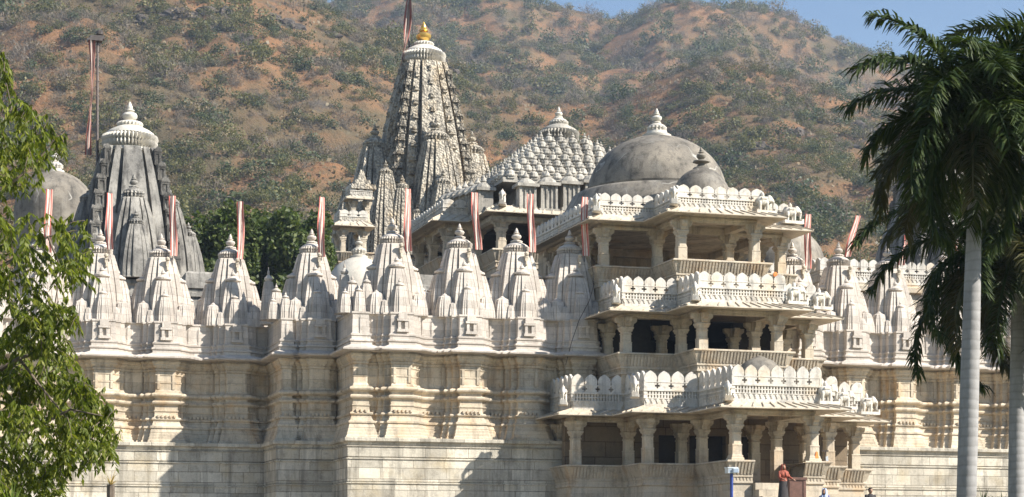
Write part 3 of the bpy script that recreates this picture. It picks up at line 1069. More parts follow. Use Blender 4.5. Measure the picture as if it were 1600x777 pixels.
def balcony(t, poly, z_top, z_bot, name='seat_back', mat=None):
    """sloping balustrade with upright flutes, mouldings below and a plain wall down to z_bot"""
    mb = MB()
    zt = z_top
    mb.sweep(poly, [(-.25, zt - .02), (-.25, zt), (.30, zt), (.33, zt - .03), (.33, zt - .08), (.27, zt - .10), (.08, zt - .60), (.10, zt - .62), (.10, zt - .70), (.05, zt - .72), (.05, zt - .86), (.09, zt - .88), (.09, zt - .96), (.02, zt - .99), (.02, z_bot)])
    offs = miter(poly)
    for p, d, n, ln in seg_iter(poly):
        k = max(1, int(ln / .15))
        for j in range(k):
            u = (j + .5) * ln / k
            def q(uu, w, z):
                return (p[0] + d[0] * uu + n[0] * w, p[1] + d[1] * uu + n[1] * w, z)
            vs_ = [q(u - .042, .265, zt - .11), q(u + .042, .265, zt - .11), q(u + .042, .325, zt - .11), q(u - .042, .325, zt - .11),
                   q(u - .042, .07, zt - .60), q(u + .042, .07, zt - .60), q(u + .042, .125, zt - .60), q(u - .042, .125, zt - .60)]
            mb.add(vs_, [(0, 1, 2, 3), (4, 7, 6, 5), (0, 4, 5, 1), (1, 5, 6, 2), (2, 6, 7, 3), (3, 7, 4, 0)])
            mb.obox(p, d, n, u - .03, u + .03, .04, .075, zt - .84, zt - .74)
    return mb.build(name, mat or M['porch'], t)

def slab(t, poly_closed, z0, z1, name, mat):
    mb = MB()
    k = len(poly_closed)
    vs_ = [(x, y, z0) for x, y in poly_closed] + [(x, y, z1) for x, y in poly_closed]
    fs = [tuple(reversed(range(k))), tuple(range(k, 2 * k))] + [(i, (i + 1) % k, k + (i + 1) % k, k + i) for i in range(k)]
    mb.add(vs_, fs)
    return mb.build(name, mat, t)

def beams(t, poly, z0, z1, inset=.42, w=.36, mat=None):
    mb = MB()
    offs = miter(poly)
    mb.sweep(poly, [(-inset + w / 2, z0), (-inset + w / 2, z0 + .10), (-inset + w / 2 + .04, z0 + .12), (-inset + w / 2 + .04, z0 + .2), (-inset + w / 2, z0 + .22), (-inset + w / 2, z1), (-inset - w / 2, z1), (-inset - w / 2, z0), (-inset + w / 2, z0)])
    return mb.build('beam', mat or M['porch'], t)

AC = 9.26
def mirror(left):
    """left half polyline [(a, b)] from back to the front centre -> whole, walked left to right"""
    return left + [(2 * AC - a, b) for a, b in reversed(left)]
low = mirror([(2.12, 1.0), (2.12, -2.0), (4.62, -2.0), (4.62, -4.4), (7.17, -4.4), (7.17, -8.0)])
mid = mirror([(4.5, 1.2), (4.5, -2.0), (7.16, -2.0), (7.16, -4.4)])
upp = mirror([(4.5, 10.5), (4.5, .9), (7.16, .9), (7.16, -2.0)])
def inset_poly(poly, o):
    return [(p[0] - q[0] * o, p[1] - q[1] * o) for p, q in zip(poly, miter(poly))]

# lower storey
t = thing('entrance_porch', "pillared ground storey of the entrance pavilion with stepped white crenellated parapet", "porch", AC, 0, ZT, mesh_frame=True)
zs = zz(4.05)
for i, (p, d, n, ln) in enumerate(seg_iter(low)):
    parapet_segment(p, d, n, ln, zz(6.48), 1.60).build('parapet', M['parapet'], t)
eave(t, low, zz(6.22), zz(6.50))
beams(t, low, zz(5.98), zz(6.36))
slab(t, inset_poly(low, .2), zz(6.36), zz(6.47), 'ceiling', M['porch'])
slab(t, inset_poly(low, .1), ZT, zz(3.10), 'floor', M['porch'])
c0 = [(2.12, 1.0), (2.12, -2.0), (4.62, -2.0), (4.62, -4.4), (7.17, -4.4), (7.17, -8.0), (8.1, -8.0)]
balcony(t, c0, zs, ZT)
balcony(t, [(2 * AC - a, b) for a, b in reversed(c0)], zs, ZT)
hb = 5.98 - 4.05
for a in (2.42, 4.92, 7.47):
    for s in (0, 1):
        aa = a if not s else 2 * AC - a
        add_column(t, aa, -1.68, zs, hb, .95)
        if a > 4:
            add_column(t, aa, -4.08, zs, hb, .95)
        if a > 7:
            add_column(t, aa, -7.68, zs, hb, .0)
        if a < 3:
            add_column(t, aa, .35, zs, hb, .95)
mb = MB()
mb.box(2.3, 6.4, -.6, -.22, ZT, zz(6.36))
mb.box(12.1, 16.3, -.6, -.22, ZT, zz(6.36))
mb.box(6.4, 12.1, -.6, -.22, zz(5.55), zz(6.36))
for x in (6.4, 7.9, 10.1, 11.7):
    mb.box(x + .003, x + .4, -.62, -.22, ZT, zz(5.55))
mb.build('back_wall', M['inner'], t)
mb = MB()
mb.box(6.45, 12.05, -.2, -.15, zz(3.1), zz(5.7))
mb.build('dark_doorway', M['dark'], t)  # flat black panel in place of the unlit space beyond
mb = MB()
mb.lathe([(1.05, 0), (1.05, .7), (1.0, .95), (.85, 1.2), (.6, 1.42), (.3, 1.56), (.1, 1.64), (.02, 1.68)], (AC, -6.2, zz(7.0)), 28)
mb.build('roof_dome', M['dome'], t, smooth=40)
mb = MB()     # steps down to the forecourt between the two front seats
for k in range(7):
    zt_ = zz(3.10) - .29 * k
    mb.box(8.12, 10.4, -8.3 - .36 * k, -7.9 if k == 0 else -8.3 - .36 * (k - 1), ZT, zt_ - .003)
mb.build('stairs', M['porch'], t)

# middle storey
t = thing('balcony_storey', "middle storey of the entrance pavilion with dark openings behind bracket pillars", "balcony", AC, 0, zz(6.5), mesh_frame=True)
zs = zz(9.07)
for p, d, n, ln in seg_iter(mid):
    parapet_segment(p, d, n, ln, zz(11.15), 1.36).build('parapet', M['parapet'], t)
eave(t, mid, zz(10.86), zz(11.17))
beams(t, mid, zz(10.66), zz(11.02))
slab(t, inset_poly(mid, .2), zz(11.02), zz(11.14), 'ceiling', M['inner'])
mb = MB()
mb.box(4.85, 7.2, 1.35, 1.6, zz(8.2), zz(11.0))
mb.build('room_front', M['dim'], t)  # wall added to close the room, coloured near-black so the openings look unlit
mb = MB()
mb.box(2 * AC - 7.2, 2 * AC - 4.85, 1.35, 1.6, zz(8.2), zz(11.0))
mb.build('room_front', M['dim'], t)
balcony(t, mid, zs, zz(6.48))
slab(t, inset_poly(mid, .15), zz(8.0), zz(8.16), 'floor', M['porch'])
hb = 10.66 - 9.07
for a in (4.8, 7.46):
    for s in (0, 1):
        aa = a if not s else 2 * AC - a
        add_column(t, aa, -1.68, zs, hb, .8)
        add_column(t, aa, .70, zs, hb, .8)
        if a > 7:
            add_column(t, aa, -4.08, zs, hb, .8)
mb = MB()
for s in (0, 1):
    x0, x1 = (4.55, 4.8) if not s else (2 * AC - 4.8, 2 * AC - 4.55)
    mb.box(x0, x1, 1.3, 12, zz(6.5), zz(12.4))
mb.box(4.8, 2 * AC - 4.8, 9.0, 9.3, zz(6.5), zz(12.4))
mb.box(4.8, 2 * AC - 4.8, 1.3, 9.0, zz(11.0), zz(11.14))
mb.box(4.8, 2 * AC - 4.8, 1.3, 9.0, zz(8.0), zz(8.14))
mb.build('room_wall', M['dim'], t)  # the room's darkness is put into the material colour

# upper storey
t = thing('roof_pavilion', "open top storey of the entrance pavilion under the large grey dome", "pavilion", AC, 0, zz(11.2), mesh_frame=True)
zs = zz(13.35)
for p, d, n, ln in seg_iter(upp):
    parapet_segment(p, d, n, ln, zz(15.66), 1.08).build('parapet', M['parapet'], t)
eave(t, upp, zz(15.36), zz(15.68), .85)
beams(t, upp, zz(15.12), zz(15.52))
balcony(t, upp, zs, zz(11.16))
slab(t, inset_poly(upp, .2), zz(12.42), zz(12.55), 'floor', M['porch'])
hb = 15.12 - 13.35
for a in (4.8, 7.46):
    for s in (0, 1):
        aa = a if not s else 2 * AC - a
        for b in ((1.25, 3.7, 6.2, 8.7) if a < 7 else (1.25, 8.7)):
            add_column(t, aa, b, zs, hb, .8)
        if a > 7:
            add_column(t, aa, -1.68, zs, hb, .8)
# inside: corbelled ceiling of stepped rings under the dome, beams across
mb = MB()
rr = [(5.2, 15.48)]
for k in range(9):
    r_ = 4.1 - .28 * k - .015 * k * k
    rr += [(r_ + .10, 15.46 + .24 * k), (r_, 15.50 + .24 * k), (r_, 15.60 + .24 * k), (r_ + .06, 15.62 + .24 * k), (r_ + .06, 15.69 + .24 * k)]
rr += [(.02, 17.8)]
mb.lathe([(r, z + EYE) for r, z in rr], (AC, 5.2, 0), 40)
mb.box(4.7, 2 * AC - 4.7, 1.1, 1.42, zz(15.1), zz(15.5))
mb.box(4.7, 2 * AC - 4.7, 8.55, 8.87, zz(15.1), zz(15.5))
mb.box(4.6, 2 * AC - 4.6, 9.2, 10.4, zz(14.0), zz(15.62))
mb.box(7.2, 2 * AC - 7.2, -1.9, .9, zz(15.53), zz(15.62))
for x in (5.0, 2 * AC - 5.35):
    mb.box(x, x + .35, 1.42, 8.55, zz(15.1), zz(15.5))
mb.build('corbelled_ceiling', M['porch'], t)
mb = MB()
mb.lathe([(4.75, 0), (4.75, .9), (4.60, 1.2), (4.15, 2.0), (3.95, 2.14), (3.62, 2.18), (3.66, 2.3)], (AC, 5.9, zz(15.6)), 56)
mb.build('dome_drum', M['dome'], t, smooth=30)
mb = MB()
pr = [(3.42, 0)] + [(3.42 * math.cos(x), 2.9 * math.sin(x)) for x in np.linspace(.02, 1.5, 18)] + [(.02, 2.92)]
mb.lathe(pr, (AC, 5.9, zz(17.75)), 64)
mb.build('dome', M['dome'], t, smooth=40)
mb = MB()
mb.lathe([(.70, 0), (.72, .10), (.55, .14), (.50, .28), (.30, .34)], (AC, 5.9, zz(20.6)), 24)
crown(mb, .50, zz(20.85), (AC, 5.9), 32, 16)
finial(mb, .72, zz(21.30), (AC, 5.9))
mb.build('dome_finial', M['grey_cap'], t, smooth=40)
mb = MB()
pr = [(1.42, -.9), (1.42, 0)] + [(1.36 * math.cos(x), 1.5 * math.sin(x)) for x in np.linspace(.05, 1.5, 12)] + [(.02, 1.5)]
mb.lathe(pr, (AC, .28, zz(16.5)), 36)
mb.build('small_dome', M['dome'], t, smooth=40)
mb = MB()
mb.lathe([(.42, -.06), (.36, .04), (.2, .10), (.16, .22), (.4, .30), (.36, .36), (.2, .40)], (AC, .28, zz(17.98)), 18)
finial(mb, .62, zz(18.36), (AC, .28))
mb.build('small_dome_finial', M['dome'], t, smooth=40)
# ------------------------------------------------------------------ towers behind the wall
def aedicule(mb, c, w, h, rz):
    """small pillared niche with a stepped roof, facing -y before the turn"""
    m_ = MB()
    m_.box(-w * .5, w * .5, -w * .32, w * .4, 0, h * .10)
    m_.box(-w * .34, w * .34, -w * .12, w * .4, h * .10, h * .52)
    for s in (-1, 1):
        m_.box(s * w * .38 - w * .08, s * w * .38 + w * .08, -w * .30, -w * .12, h * .10, h * .52)
    m_.box(-w * .55, w * .55, -w * .40, w * .4, h * .52, h * .60)
    m_.loft([[(x * w * r, y * w * r * .75, h * z) for x, y in ((-1, -1), (1, -1), (1, 1), (-1, 1))] for r, z in ((.5, .60), (.42, .70), (.30, .74), (.24, .84), (.10, .88), (.09, .98), (.01, 1.04))])
    mb.merge(m_, c, rz)
def rcurve(t, rtop, p):
    return rtop + (1 - rtop) * (1 - t ** p)
def tower_core(hw, h, rtop, p, n=22):
    return spire_rings(hw, h, rtop, p, n, plan=RATHA_MID)
def sub_spire(root, mat, capmat, hw, h, c, rz, rtop=.48, p=1.6, sub=None, name='half_spire', ribs=20):
    """spire leaning on the side of the tower: body, with its disc and point as one carved piece"""
    mb = MB()
    mb.loft(spire_rings(hw, h, rtop, p, 14, plan=RATHA_MID))
    crown(mb, hw * rtop * .98, h, (0, 0), 40, ribs)
    finial(mb, hw * rtop * .95, h + hw * rtop * .97)
    o = MB().merge(MB().merge(mb, c), rz=rz).build(name, mat, root)
    if sub:
        m2 = MB()
        m2.loft(spire_rings(sub[0], sub[1], rtop, p, 10))
        crown(m2, sub[0] * rtop * .98, sub[1], (0, 0), 32, 16)
        finial(m2, sub[0] * rtop * .95, sub[1] + sub[0] * rtop * .97)
        MB().merge(MB().merge(m2, sub[2]), rz=rz).build('quarter_spire', mat, o)
    return o

# --- tall central tower
ta, tb = L(662, 50), 50.0
zs0 = zz(20.6)
t = thing('temple_tower', "tallest carved tower with a golden pot finial and long flag", "tower", ta, tb, ZR)
zr = zs0 - ZR
HW, H, RT, PP = 3.95, 14.3, .40, 1.65
mb = MB()
mb.loft([[(x, y, z + zr) for x, y, z in r] for r in tower_core(HW, H, RT, PP, 30)])
body_ = mb
# stacked niches up the corners and beside the central bands
stk = MB()
for k in range(4):
    rz = k * math.pi / 2
    for lv in range(13):
        tt = .02 + .073 * lv
        r = rcurve(tt, RT, PP) * HW
        hgt = .073 * H * 1.0
        c, s = math.cos(rz), math.sin(rz)
        for x, y, w, turn in ((-.73 * r, -.80 * r, .17 * r, 0), (.73 * r, -.80 * r, .17 * r, 0), (-.80 * r, -.73 * r, .17 * r, -math.pi / 2), (.80 * r, -.73 * r, .17 * r, math.pi / 2)):
            aedicule(stk, (x * c - y * s, x * s + y * c, zr + H * (.03 + .97 * tt)), w, hgt * .92, rz + turn)
knob = MB()
for k in range(4):
    rz = k * math.pi / 2
    c, s = math.cos(rz), math.sin(rz)
    for lv in range(26):
        tt = .02 + .037 * lv
        r = rcurve(tt, RT, PP) * HW
        for x, y, w in ((-.47 * r, -.90 * r, .05 * r), (.47 * r, -.90 * r, .05 * r), (0, -1.0 * r, .045 * r)):
            if (lv + (1 if abs(x) < .3 * r else 0)) % 2:
                continue
            m_ = MB()
            m_.loft([[(w * q * a_, w * q * b_, z_) for a_, b_ in ((-1, -1), (1, -1), (1, 1), (-1, 1))] for q, z_ in ((1.5, 0), (1.5, .06), (.8, .10), (1.1, .2), (1.1, .3), (.3, .42))])
            knob.merge(m_, (x * c - y * s, x * s + y * c, zr + H * (.03 + .97 * tt)), rz)
body_.merge(stk).merge(knob).build('tower_body', M['tower'], t)
for k in range(4):
    rz = k * math.pi / 2
    sub_spire(t, M['tower'], None, 2.2, 7.9, (0, -3.55, zr + .2), rz, .42, 1.6, (1.35, 4.6, (0, -5.35, zr + .2)))
    for sx in (-1, 1):
        sub_spire(t, M['tower'], None, 1.15, 4.6, (sx * 2.55, -4.0, zr), rz, .45, 1.6, None, 'corner_spire', 16)
        sub_spire(t, M['tower'], None, .85, 2.9, (sx * 1.7, -5.0, zr - .1), rz, .45, 1.6, None, 'corner_spire', 16)
    sub_spire(t, M['tower'], None, 1.25, 5.6, (-3.65, -3.65, zr), rz, .42, 1.6, None, 'corner_spire', 16)
mb = MB()
sq_ = [(-5.2, -5.2), (5.2, -5.2), (5.2, 5.2), (-5.2, 5.2)]
mb.sweep(sq_, [(0.3, 0), (.3, zr - 8), (0, zr - 7.8), (0, zr - 6), (.25, zr - 5.8), (.25, zr - 5.5), (0, zr - 5.3), (0, zr - 2.4), (.35, zr - 2.2), (.4, zr - 1.9), (.1, zr - 1.6), (.1, zr - 1.0), (.3, zr - .8), (.3, zr - .5), (0, zr - .2), (-1.4, zr + .05)], True)
for x, y in [(u, -5.2) for u in (-4.2, -2.8, -1.4, 1.4, 2.8, 4.2)] + [(-5.2, u) for u in (-4.2, -2.8, -1.4, 0, 1.4, 2.8, 4.2)]:
    aedicule(mb, (x, y, zr - 5.2), .9, 2.6, 0 if y == -5.2 else -math.pi / 2)
    aedicule(mb, (x, y, zr - 1.5), .8, 1.7, 0 if y == -5.2 else -math.pi / 2)
mb.build('tower_wall', M['tower'], t)
mb = MB()
crown(mb, 1.60, zr + H, (0, 0), 84, 42)
mb.lathe([(1.2, -.5), (1.35, -.2), (1.1, 0)], (0, 0, zr + H), 32)
mb.build('ribbed_crown', M['grey_cap'], t, smooth=40)
mb = MB()
finial(mb, 1.52, zr + H + 1.55)
mb.build('gold_finial', M['gold'], t, smooth=40)
mb = MB()
mb.tube([(-1.0, .3, zr + H - 1), (-1.0, .3, zr + H + 6.5)], [.09, .06], 8)
mb.tube([(-.9, .0, zr + H + .5), (-.75, .0, zr + H + 4.2)], [.03, .03], 6)
mb.build('flag_pole', M['iron'], t)
tf = thing('tower_flag', "long red and white flag twisting down the pole on the tallest tower", "flag", ta - 1.0, tb - .2, zs0 + H + 5.2)
o = obj('cloth', make_ribbon(.55, 5.6, .26, 77, -.75, 30, 1.8, 'old_flag'), tf)
o.location = (.05, 0, .2)

# --- grey tower on the left (and its twin far right behind the palms)
def grey_tower(label, px, b, finial_row):
    a = L(px, b)
    t = thing('grey_tower', label, "tower", a, b, ZR)
    z0 = ZP(452, a, b) - ZR
    Ht = ZP(236, a, b) - ZP(452, a, b)
    hw, rt, p = 2.9, .515, 1.8
    mb = MB()
    mb.loft([[(x, y, z + z0) for x, y, z in r] for r in spire_rings(hw, Ht, rt, p, 22, plan=RATHA_DEEP)])
    # framed panels up the corners
    for k in range(4):
        rz = k * math.pi / 2
        for lv in range(8):
            tt = .06 + .115 * lv
            r = rcurve(tt, rt, p) * hw
            c, s = math.cos(rz), math.sin(rz)
            for x, y, tr in ((-.735 * r, -.835 * r, 0), (.735 * r, -.835 * r, 0), (-.835 * r, -.735 * r, -math.pi / 2), (.835 * r, -.735 * r, math.pi / 2)):
                m_ = MB()
                w = .095 * r
                hh = .115 * Ht * .82
                m_.box(-w, w, -.035, .3, 0, .10)
                m_.box(-w, w, -.035, .3, hh - .1, hh)
                m_.box(-w, -w + .09, -.03, .3, .10, hh - .1)
                m_.box(w - .09, w, -.03, .3, .10, hh - .1)
                m_.loft([[(q * w * x_, -.06 * q + (.2 if y_ else 0), hh + zz_) for x_, y_ in ((-1, 0), (1, 0), (1, 1), (-1, 1))] for q, zz_ in ((1.05, 0), (1.05, .06), (.6, .2), (.2, .3))])
                mb.merge(m_, (x * c - y * s, x * s + y * c, z0 + Ht * (.03 + .97 * tt)), rz + tr)
    mb.build('tower_body', M['grey'], t)
    for k in range(4):
        rz = k * math.pi / 2
        sub_spire(t, M['grey'], None, 1.5, 4.5, (0, -2.05, z0 + .1), rz, .46, 1.8, (.95, 2.9, (0, -3.2, z0 + .1)))
    mb = MB()
    mb.sweep([(-3.6, -3.6), (3.6, -3.6), (3.6, 3.6), (-3.6, 3.6)], [(.25, 0), (.25, z0 - 4), (0, z0 - 3.8), (0, z0 - 1.6), (.3, z0 - 1.4), (.3, z0 - 1.1), (.05, z0 - .9), (.05, z0 - .3), (.2, z0 - .2), (.2, z0), (-1, z0 + .1)], True)
    mb.build('tower_wall', M['grey'], t)
    mb = MB()
    mb.lathe([(1.25, -.35), (1.42, -.15), (1.30, 0)], (0, 0, z0 + Ht), 40)
    crown(mb, 1.56, z0 + Ht, (0, 0), 88, 44)
    mb.build('ribbed_crown', M['grey_cap'], t, smooth=40)
    mb = MB()
    finial(mb, 1.16, z0 + Ht + 1.52)
    mb.build('pot_finial', M['grey_cap'], t, smooth=40)
    for zz_ in (.25, .45, .65, .85):
        pass
    return t, a, z0 + Ht
gt, ga, gz = grey_tower("grey weathered tower with a white cap and tall flag mast, left part of the temple", 203, 25, 160)
mb = MB()
mb.tube([(-1.72, .5, gz - .8), (-1.70, .5, gz + 6.1)], [.08, .06], 8)
for k in range(7):
    mb.box(-1.80, -1.60, .44, .56, gz + .6 + k * .8, gz + .64 + k * .8)
mb.box(-2.25, -1.45, .2, .8, gz + 6.0, gz + 6.12)
mb.box(-2.1, -1.35, .25, .75, gz + 6.12, gz + 6.3)
mb.lathe([(.06, 0), (.2, .1), (.22, .25), (.05, .38)], (-1.6, .5, gz + 6.3), 10)
mb.build('flag_mast', M['iron'], gt)
tf = thing('mast_flag', "long narrow striped flag hanging down the mast of the grey tower", "flag", ga - 1.95, 25.3, ZR + gz + 5.9)
o = obj('cloth', make_ribbon(.36, 6.3, .2, 31, -.12, 30, 1.5, 'old_flag'), tf)
o.location = (-.08, 0, .1)
grey_tower("grey weathered tower mostly hidden by the palm crowns at the right", 1462, 24, 160)

# --- domes
def dome_thing(name, label, px, b, top_row, rad, mat, h, fin, z_base=None):
    a = L(px, b)
    zt = ZP(top_row, a, b)
    t = thing(name, label, "dome", a, b, ZR)
    mb = MB()
    pr = [(rad * 1.02, 0), (rad * 1.02, zt - h - ZR)] + [(rad * math.cos(x), zt - h - ZR + h * math.sin(x)) for x in np.linspace(.0, 1.5, 18)] + [(.02, zt - ZR)]
    mb.lathe(pr, (0, 0, 0), 56)
    mb.build('dome_shell', mat, t, smooth=35)
    if fin:
        mb = MB()
        z = zt - ZR - .06
        mb.lathe([(fin * .7, -.05), (fin * .7, .1), (fin * .45, .16), (fin * .4, .3)], (0, 0, z), 18)
        crown(mb, fin * .62, z + .2, (0, 0), 28, 14)
        finial(mb, fin * .85, z + .2 + fin * .6)
        mb.build('dome_finial', M['grey_cap'] if mat == M['dome'] else M['pale_dome'], t, smooth=40)
    return t
dome_thing('roof_dome', "low cream plaster dome between the shaded wall block's spire and the bastion spire", 561, 10, 402, 1.72, M['pale_dome'], 2.0, .62)
dome_thing('roof_dome', "grey dome behind the leafy tree, left of the grey weathered tower", 86, 36, 268, 2.35, M['dome'], 2.3, .8)
dome_thing('roof_dome', "broad grey dome behind the right side of the entrance pavilion's open top storey", 1214, 16, 352, 2.65, M['dome'], 2.3, .6)
dome_thing('roof_dome', "small pale dome tip between two spires, below the dark round trees", 408, 13, 476, .9, M['pale_dome'], .9, 0)
# stone block roof beside the grey tower
t = thing('stone_kiosk', "small grey stone block roof at the right foot of the grey tower", "stone kiosk", L(312, 16), 16, ZR)
mb = MB()
zt = ZP(428, L(312, 16), 16) - ZR
mb.sweep([(-.75, -.75), (.75, -.75), (.75, .75), (-.75, .75)], [(0, 0), (0, zt - 1.3), (.12, zt - 1.28), (.12, zt - 1.1), (0, zt - 1.05), (0, zt - .9), (.1, zt - .85), (.05, zt - .1), (-.02, zt), (-.7, zt + .02)], True)
mb.build('kiosk_body', M['grey'], t)

# --- hall with the roof of bells
ba, bb = L(873, 21), 21.0
t = thing('bell_roof_hall', "hall with a stepped pyramid roof of many small stone bells", "hall", ba, bb, ZR)
zb0 = zz(20.1) - ZR
tiers = 7
HB, RB = 3.15, 4.75
core = MB()
rings = []
for k in range(tiers + 1):
    r = RB - (RB - 1.0) * k / tiers
    z = zb0 + HB * k / tiers
    r2 = RB - (RB - 1.0) * min(tiers, k + 1) / tiers
    rings.append([(x * r, y * r, z) for x, y in ((-1, -1), (1, -1), (1, 1), (-1, 1))])
    if k < tiers:
        rings.append([(x * r, y * r, z + HB / tiers * .55) for x, y in ((-1, -1), (1, -1), (1, 1), (-1, 1))])
        rings.append([(x * (r2 + .02), y * (r2 + .02), z + HB / tiers * .62) for x, y in ((-1, -1), (1, -1), (1, 1), (-1, 1))])
core.loft(rings)
core.build('roof_pyramid', M['bell'], t)
def bell_mb():
    m_ = MB()
    m_.box(-.17, .17, -.17, .17, 0, .12)
    m_.lathe([(.24, .10), (.25, .15), (.22, .20), (.20, .30), (.13, .38), (.06, .41), (.11, .45), (.09, .50), (.035, .54), (.05, .58), (.01, .68)], (0, 0, 0), 12)
    return m_
bm_ = bell_mb()
bell_me = bm_.mesh('roof_bell', M['bell'])
front, rest = [], []
for k in range(tiers):
    r = RB - (RB - 1.0) * (k + .25) / tiers
    z = zb0 + HB * k / tiers + HB / tiers * .45
    n_ = max(3, int(round(2 * r / .64)))
    for sd_ in range(4):
        for j in range(n_):
            u = -r + (j + .5) * 2 * r / n_
            x, y = ((u, -r), (-r, -u), (u, r), (r, u))[sd_]
            (front if sd_ < 2 and len(front) < 98 else rest).append((x, y, z))
for x, y, z in front:
    o = obj('roof_bell', bell_me, t)
    o.location = (x, y, z)
    s_ = random.uniform(1.08, 1.22)
    o.scale = (s_, s_, s_ * random.uniform(.95, 1.1))
mb = MB()
for x, y, z in rest:
    mb.merge(bm_, (x, y, z), 0, 1.15)
o = mb.build('roof_bells', M['bell'], t)
o['kind'] = 'stuff'
# niches standing round the foot of the roof, stepping up to the right and left of a low centre
def kiosk_mb(w, h):
    m_ = MB()
    m_.box(-w * .55, w * .55, -w * .45, w * .45, 0, h * .08)
    m_.box(-w * .40, w * .40, -w * .33, w * .4, h * .08, h * .62)
    for s in (-1, 1):
        m_.box(s * w * .40 - w * .06, s * w * .40 + w * .06, -w * .42, -w * .30, h * .08, h * .62)
        m_.box(s * w * .13 - w * .035, s * w * .13 + w * .035, -w * .39, -w * .3, h * .12, h * .6)
    m_.box(-w * .6, w * .6, -w * .55, w * .5, h * .62, h * .69)
    m_.lathe([(w * .55, h * .69), (w * .48, h * .74), (w * .34, h * .80), (w * .16, h * .84), (w * .2, h * .87), (w * .1, h * .93), (.01, h * 1.02)], (0, 0, 0), 12)
    return m_
def up(u):
    return .35 + abs(u) * .16
for sd_ in (0, 1):
    for j, u in enumerate((-3.7, -2.5, -1.25, 0, 1.25, 2.5, 3.7)):
        d_ = RB + .75
        m_ = MB().merge(kiosk_mb(1.02, 2.3), (0, 0, 0), 0 if sd_ == 0 else -math.pi / 2)
        x, y = (u, -d_) if sd_ == 0 else (-d_, u)
        MB().merge(m_, (x, y, zb0 - 1.85 + .10 * (u + 3.7))).build('roof_niche', M['bell'], t)
mb = MB()
mb.sweep([(-4.6, -4.6), (4.6, -4.6), (4.6, 4.6), (-4.6, 4.6)], [(.8, ZP(346, L(692, 19.0), 19.0) - ZR), (.8, zb0 - 2.3), (1.0, zb0 - 2.2), (1.0, zb0 - 2.0), (.8, zb0 - 1.9), (-.5, zb0 - 1.88), (-1.05, zb0 - .1), (-1.2, zb0)], True)
mb.build('hall_wall', M['bell'], t)
mb = MB()
z = zb0 + HB
mb.lathe([(.95, -.1), (1.0, .05), (.8, .1)], (0, 0, z), 24)
mb.lathe([(1.0, 0), (1.0, .45)], (0, 0, z), 24)
z += .12
crown(mb, 1.18, z + .08, (0, 0), 72, 36)
mb.build('ribbed_crown', M['bell'], t, smooth=40)
mb = MB()
crown(mb, .55, z + 1.0, (0, 0), 40, 20)
finial(mb, .62, z + 1.5)
mb.build('pot_finial', M['grey_cap'], t, smooth=40)

# --- pillared side balcony left of the bell roof, and the little kiosk of the tall tower
def side_storey(name, label, cat, poly, cols, h_seat, h_eave, h_par, par_h, z_bot, org, closed_back=None, col_w=.46, out=.8, skip=()):
    t = thing(name, label, cat, org[0], org[1], z_bot, mesh_frame=True)
    for i_, (p, d, n, ln) in enumerate(seg_iter(poly)):
        if i_ not in skip:
            parapet_segment(p, d, n, ln, h_par, par_h).build('parapet', M['parapet'], t)
    eave(t, poly, h_eave, h_par + .02, out)
    beams(t, poly, h_eave - .28, h_eave + .14, .36, .32)
    balcony(t, poly, h_seat, z_bot)
    for a, b in cols:
        add_column(t, a, b, h_seat, h_eave - .28 - h_seat, .3, col_w)
    if closed_back:
        slab(t, closed_back, h_eave + .15, h_eave + .25, 'ceiling', M['inner'])
        slab(t, closed_back, h_seat - .9, h_seat - .8, 'floor', M['inner'])
    return t
a1, a2 = L(692, 19.0), L(776, 15.5)
poly = [(a1, 27), (a1, 19.0), (a2, 19.0), (a2, 15.5), (a2 + 5.5, 15.5)]
hP = ZP(335, a1, 19) ; hE = ZP(348, a1, 19) ; hS = ZP(402, a1, 19)
hp = ZP(310, a1, 19) - hP
side_storey('side_balcony', "pillared side balcony between the tall tower and the bell roof, with dark openings", "balcony", poly,
            [(a1 + .35, 25.5), (a1 + .35, 22.4), (a1 + .35, 19.35), (a2 + .0, 19.35), (a2 + .35, 15.85), (a2 + 2.6, 15.85), (a2 + 5, 15.85)],
            hS, hE, hP, hp, ZR, (a2, 19), [(a1 + .1, 27), (a1 + .1, 19.1), (a2 + .1, 19.1), (a2 + .1, 15.6), (a2 + 5.5, 15.6), (a2 + 5.5, 27)], skip=(2, 3))
t = thing('dark_court', "deep shaded hall wall behind the side balcony's pillars", "hall wall", a2, 26, ZR, mesh_frame=True)
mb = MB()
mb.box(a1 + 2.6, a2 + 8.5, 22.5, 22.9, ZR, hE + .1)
mb.build('back_wall', M['dim'], t)  # deep shade of the hall painted as a near-black wall
# sloping stone eave of the court below the balcony
ca = L(652, 12)
t = thing('court_eave', "dark sloping stone eave behind the bastion spire", "eave", ca, 12, ZR, mesh_frame=True)
mb = MB()
h0 = ZP(452, ca, 12)
mb.sweep([(ca + .1, 18), (ca + .1, 12.0), (ca + 6.5, 12.0)], [(0, ZR), (0, h0 - .2), (.75, h0 - .45), (.8, h0 - .35), (0, h0 + .25), (0, h0 + .75), (-.3, h0 + .75)])
mb.build('eave_slab', M['grey'], t)
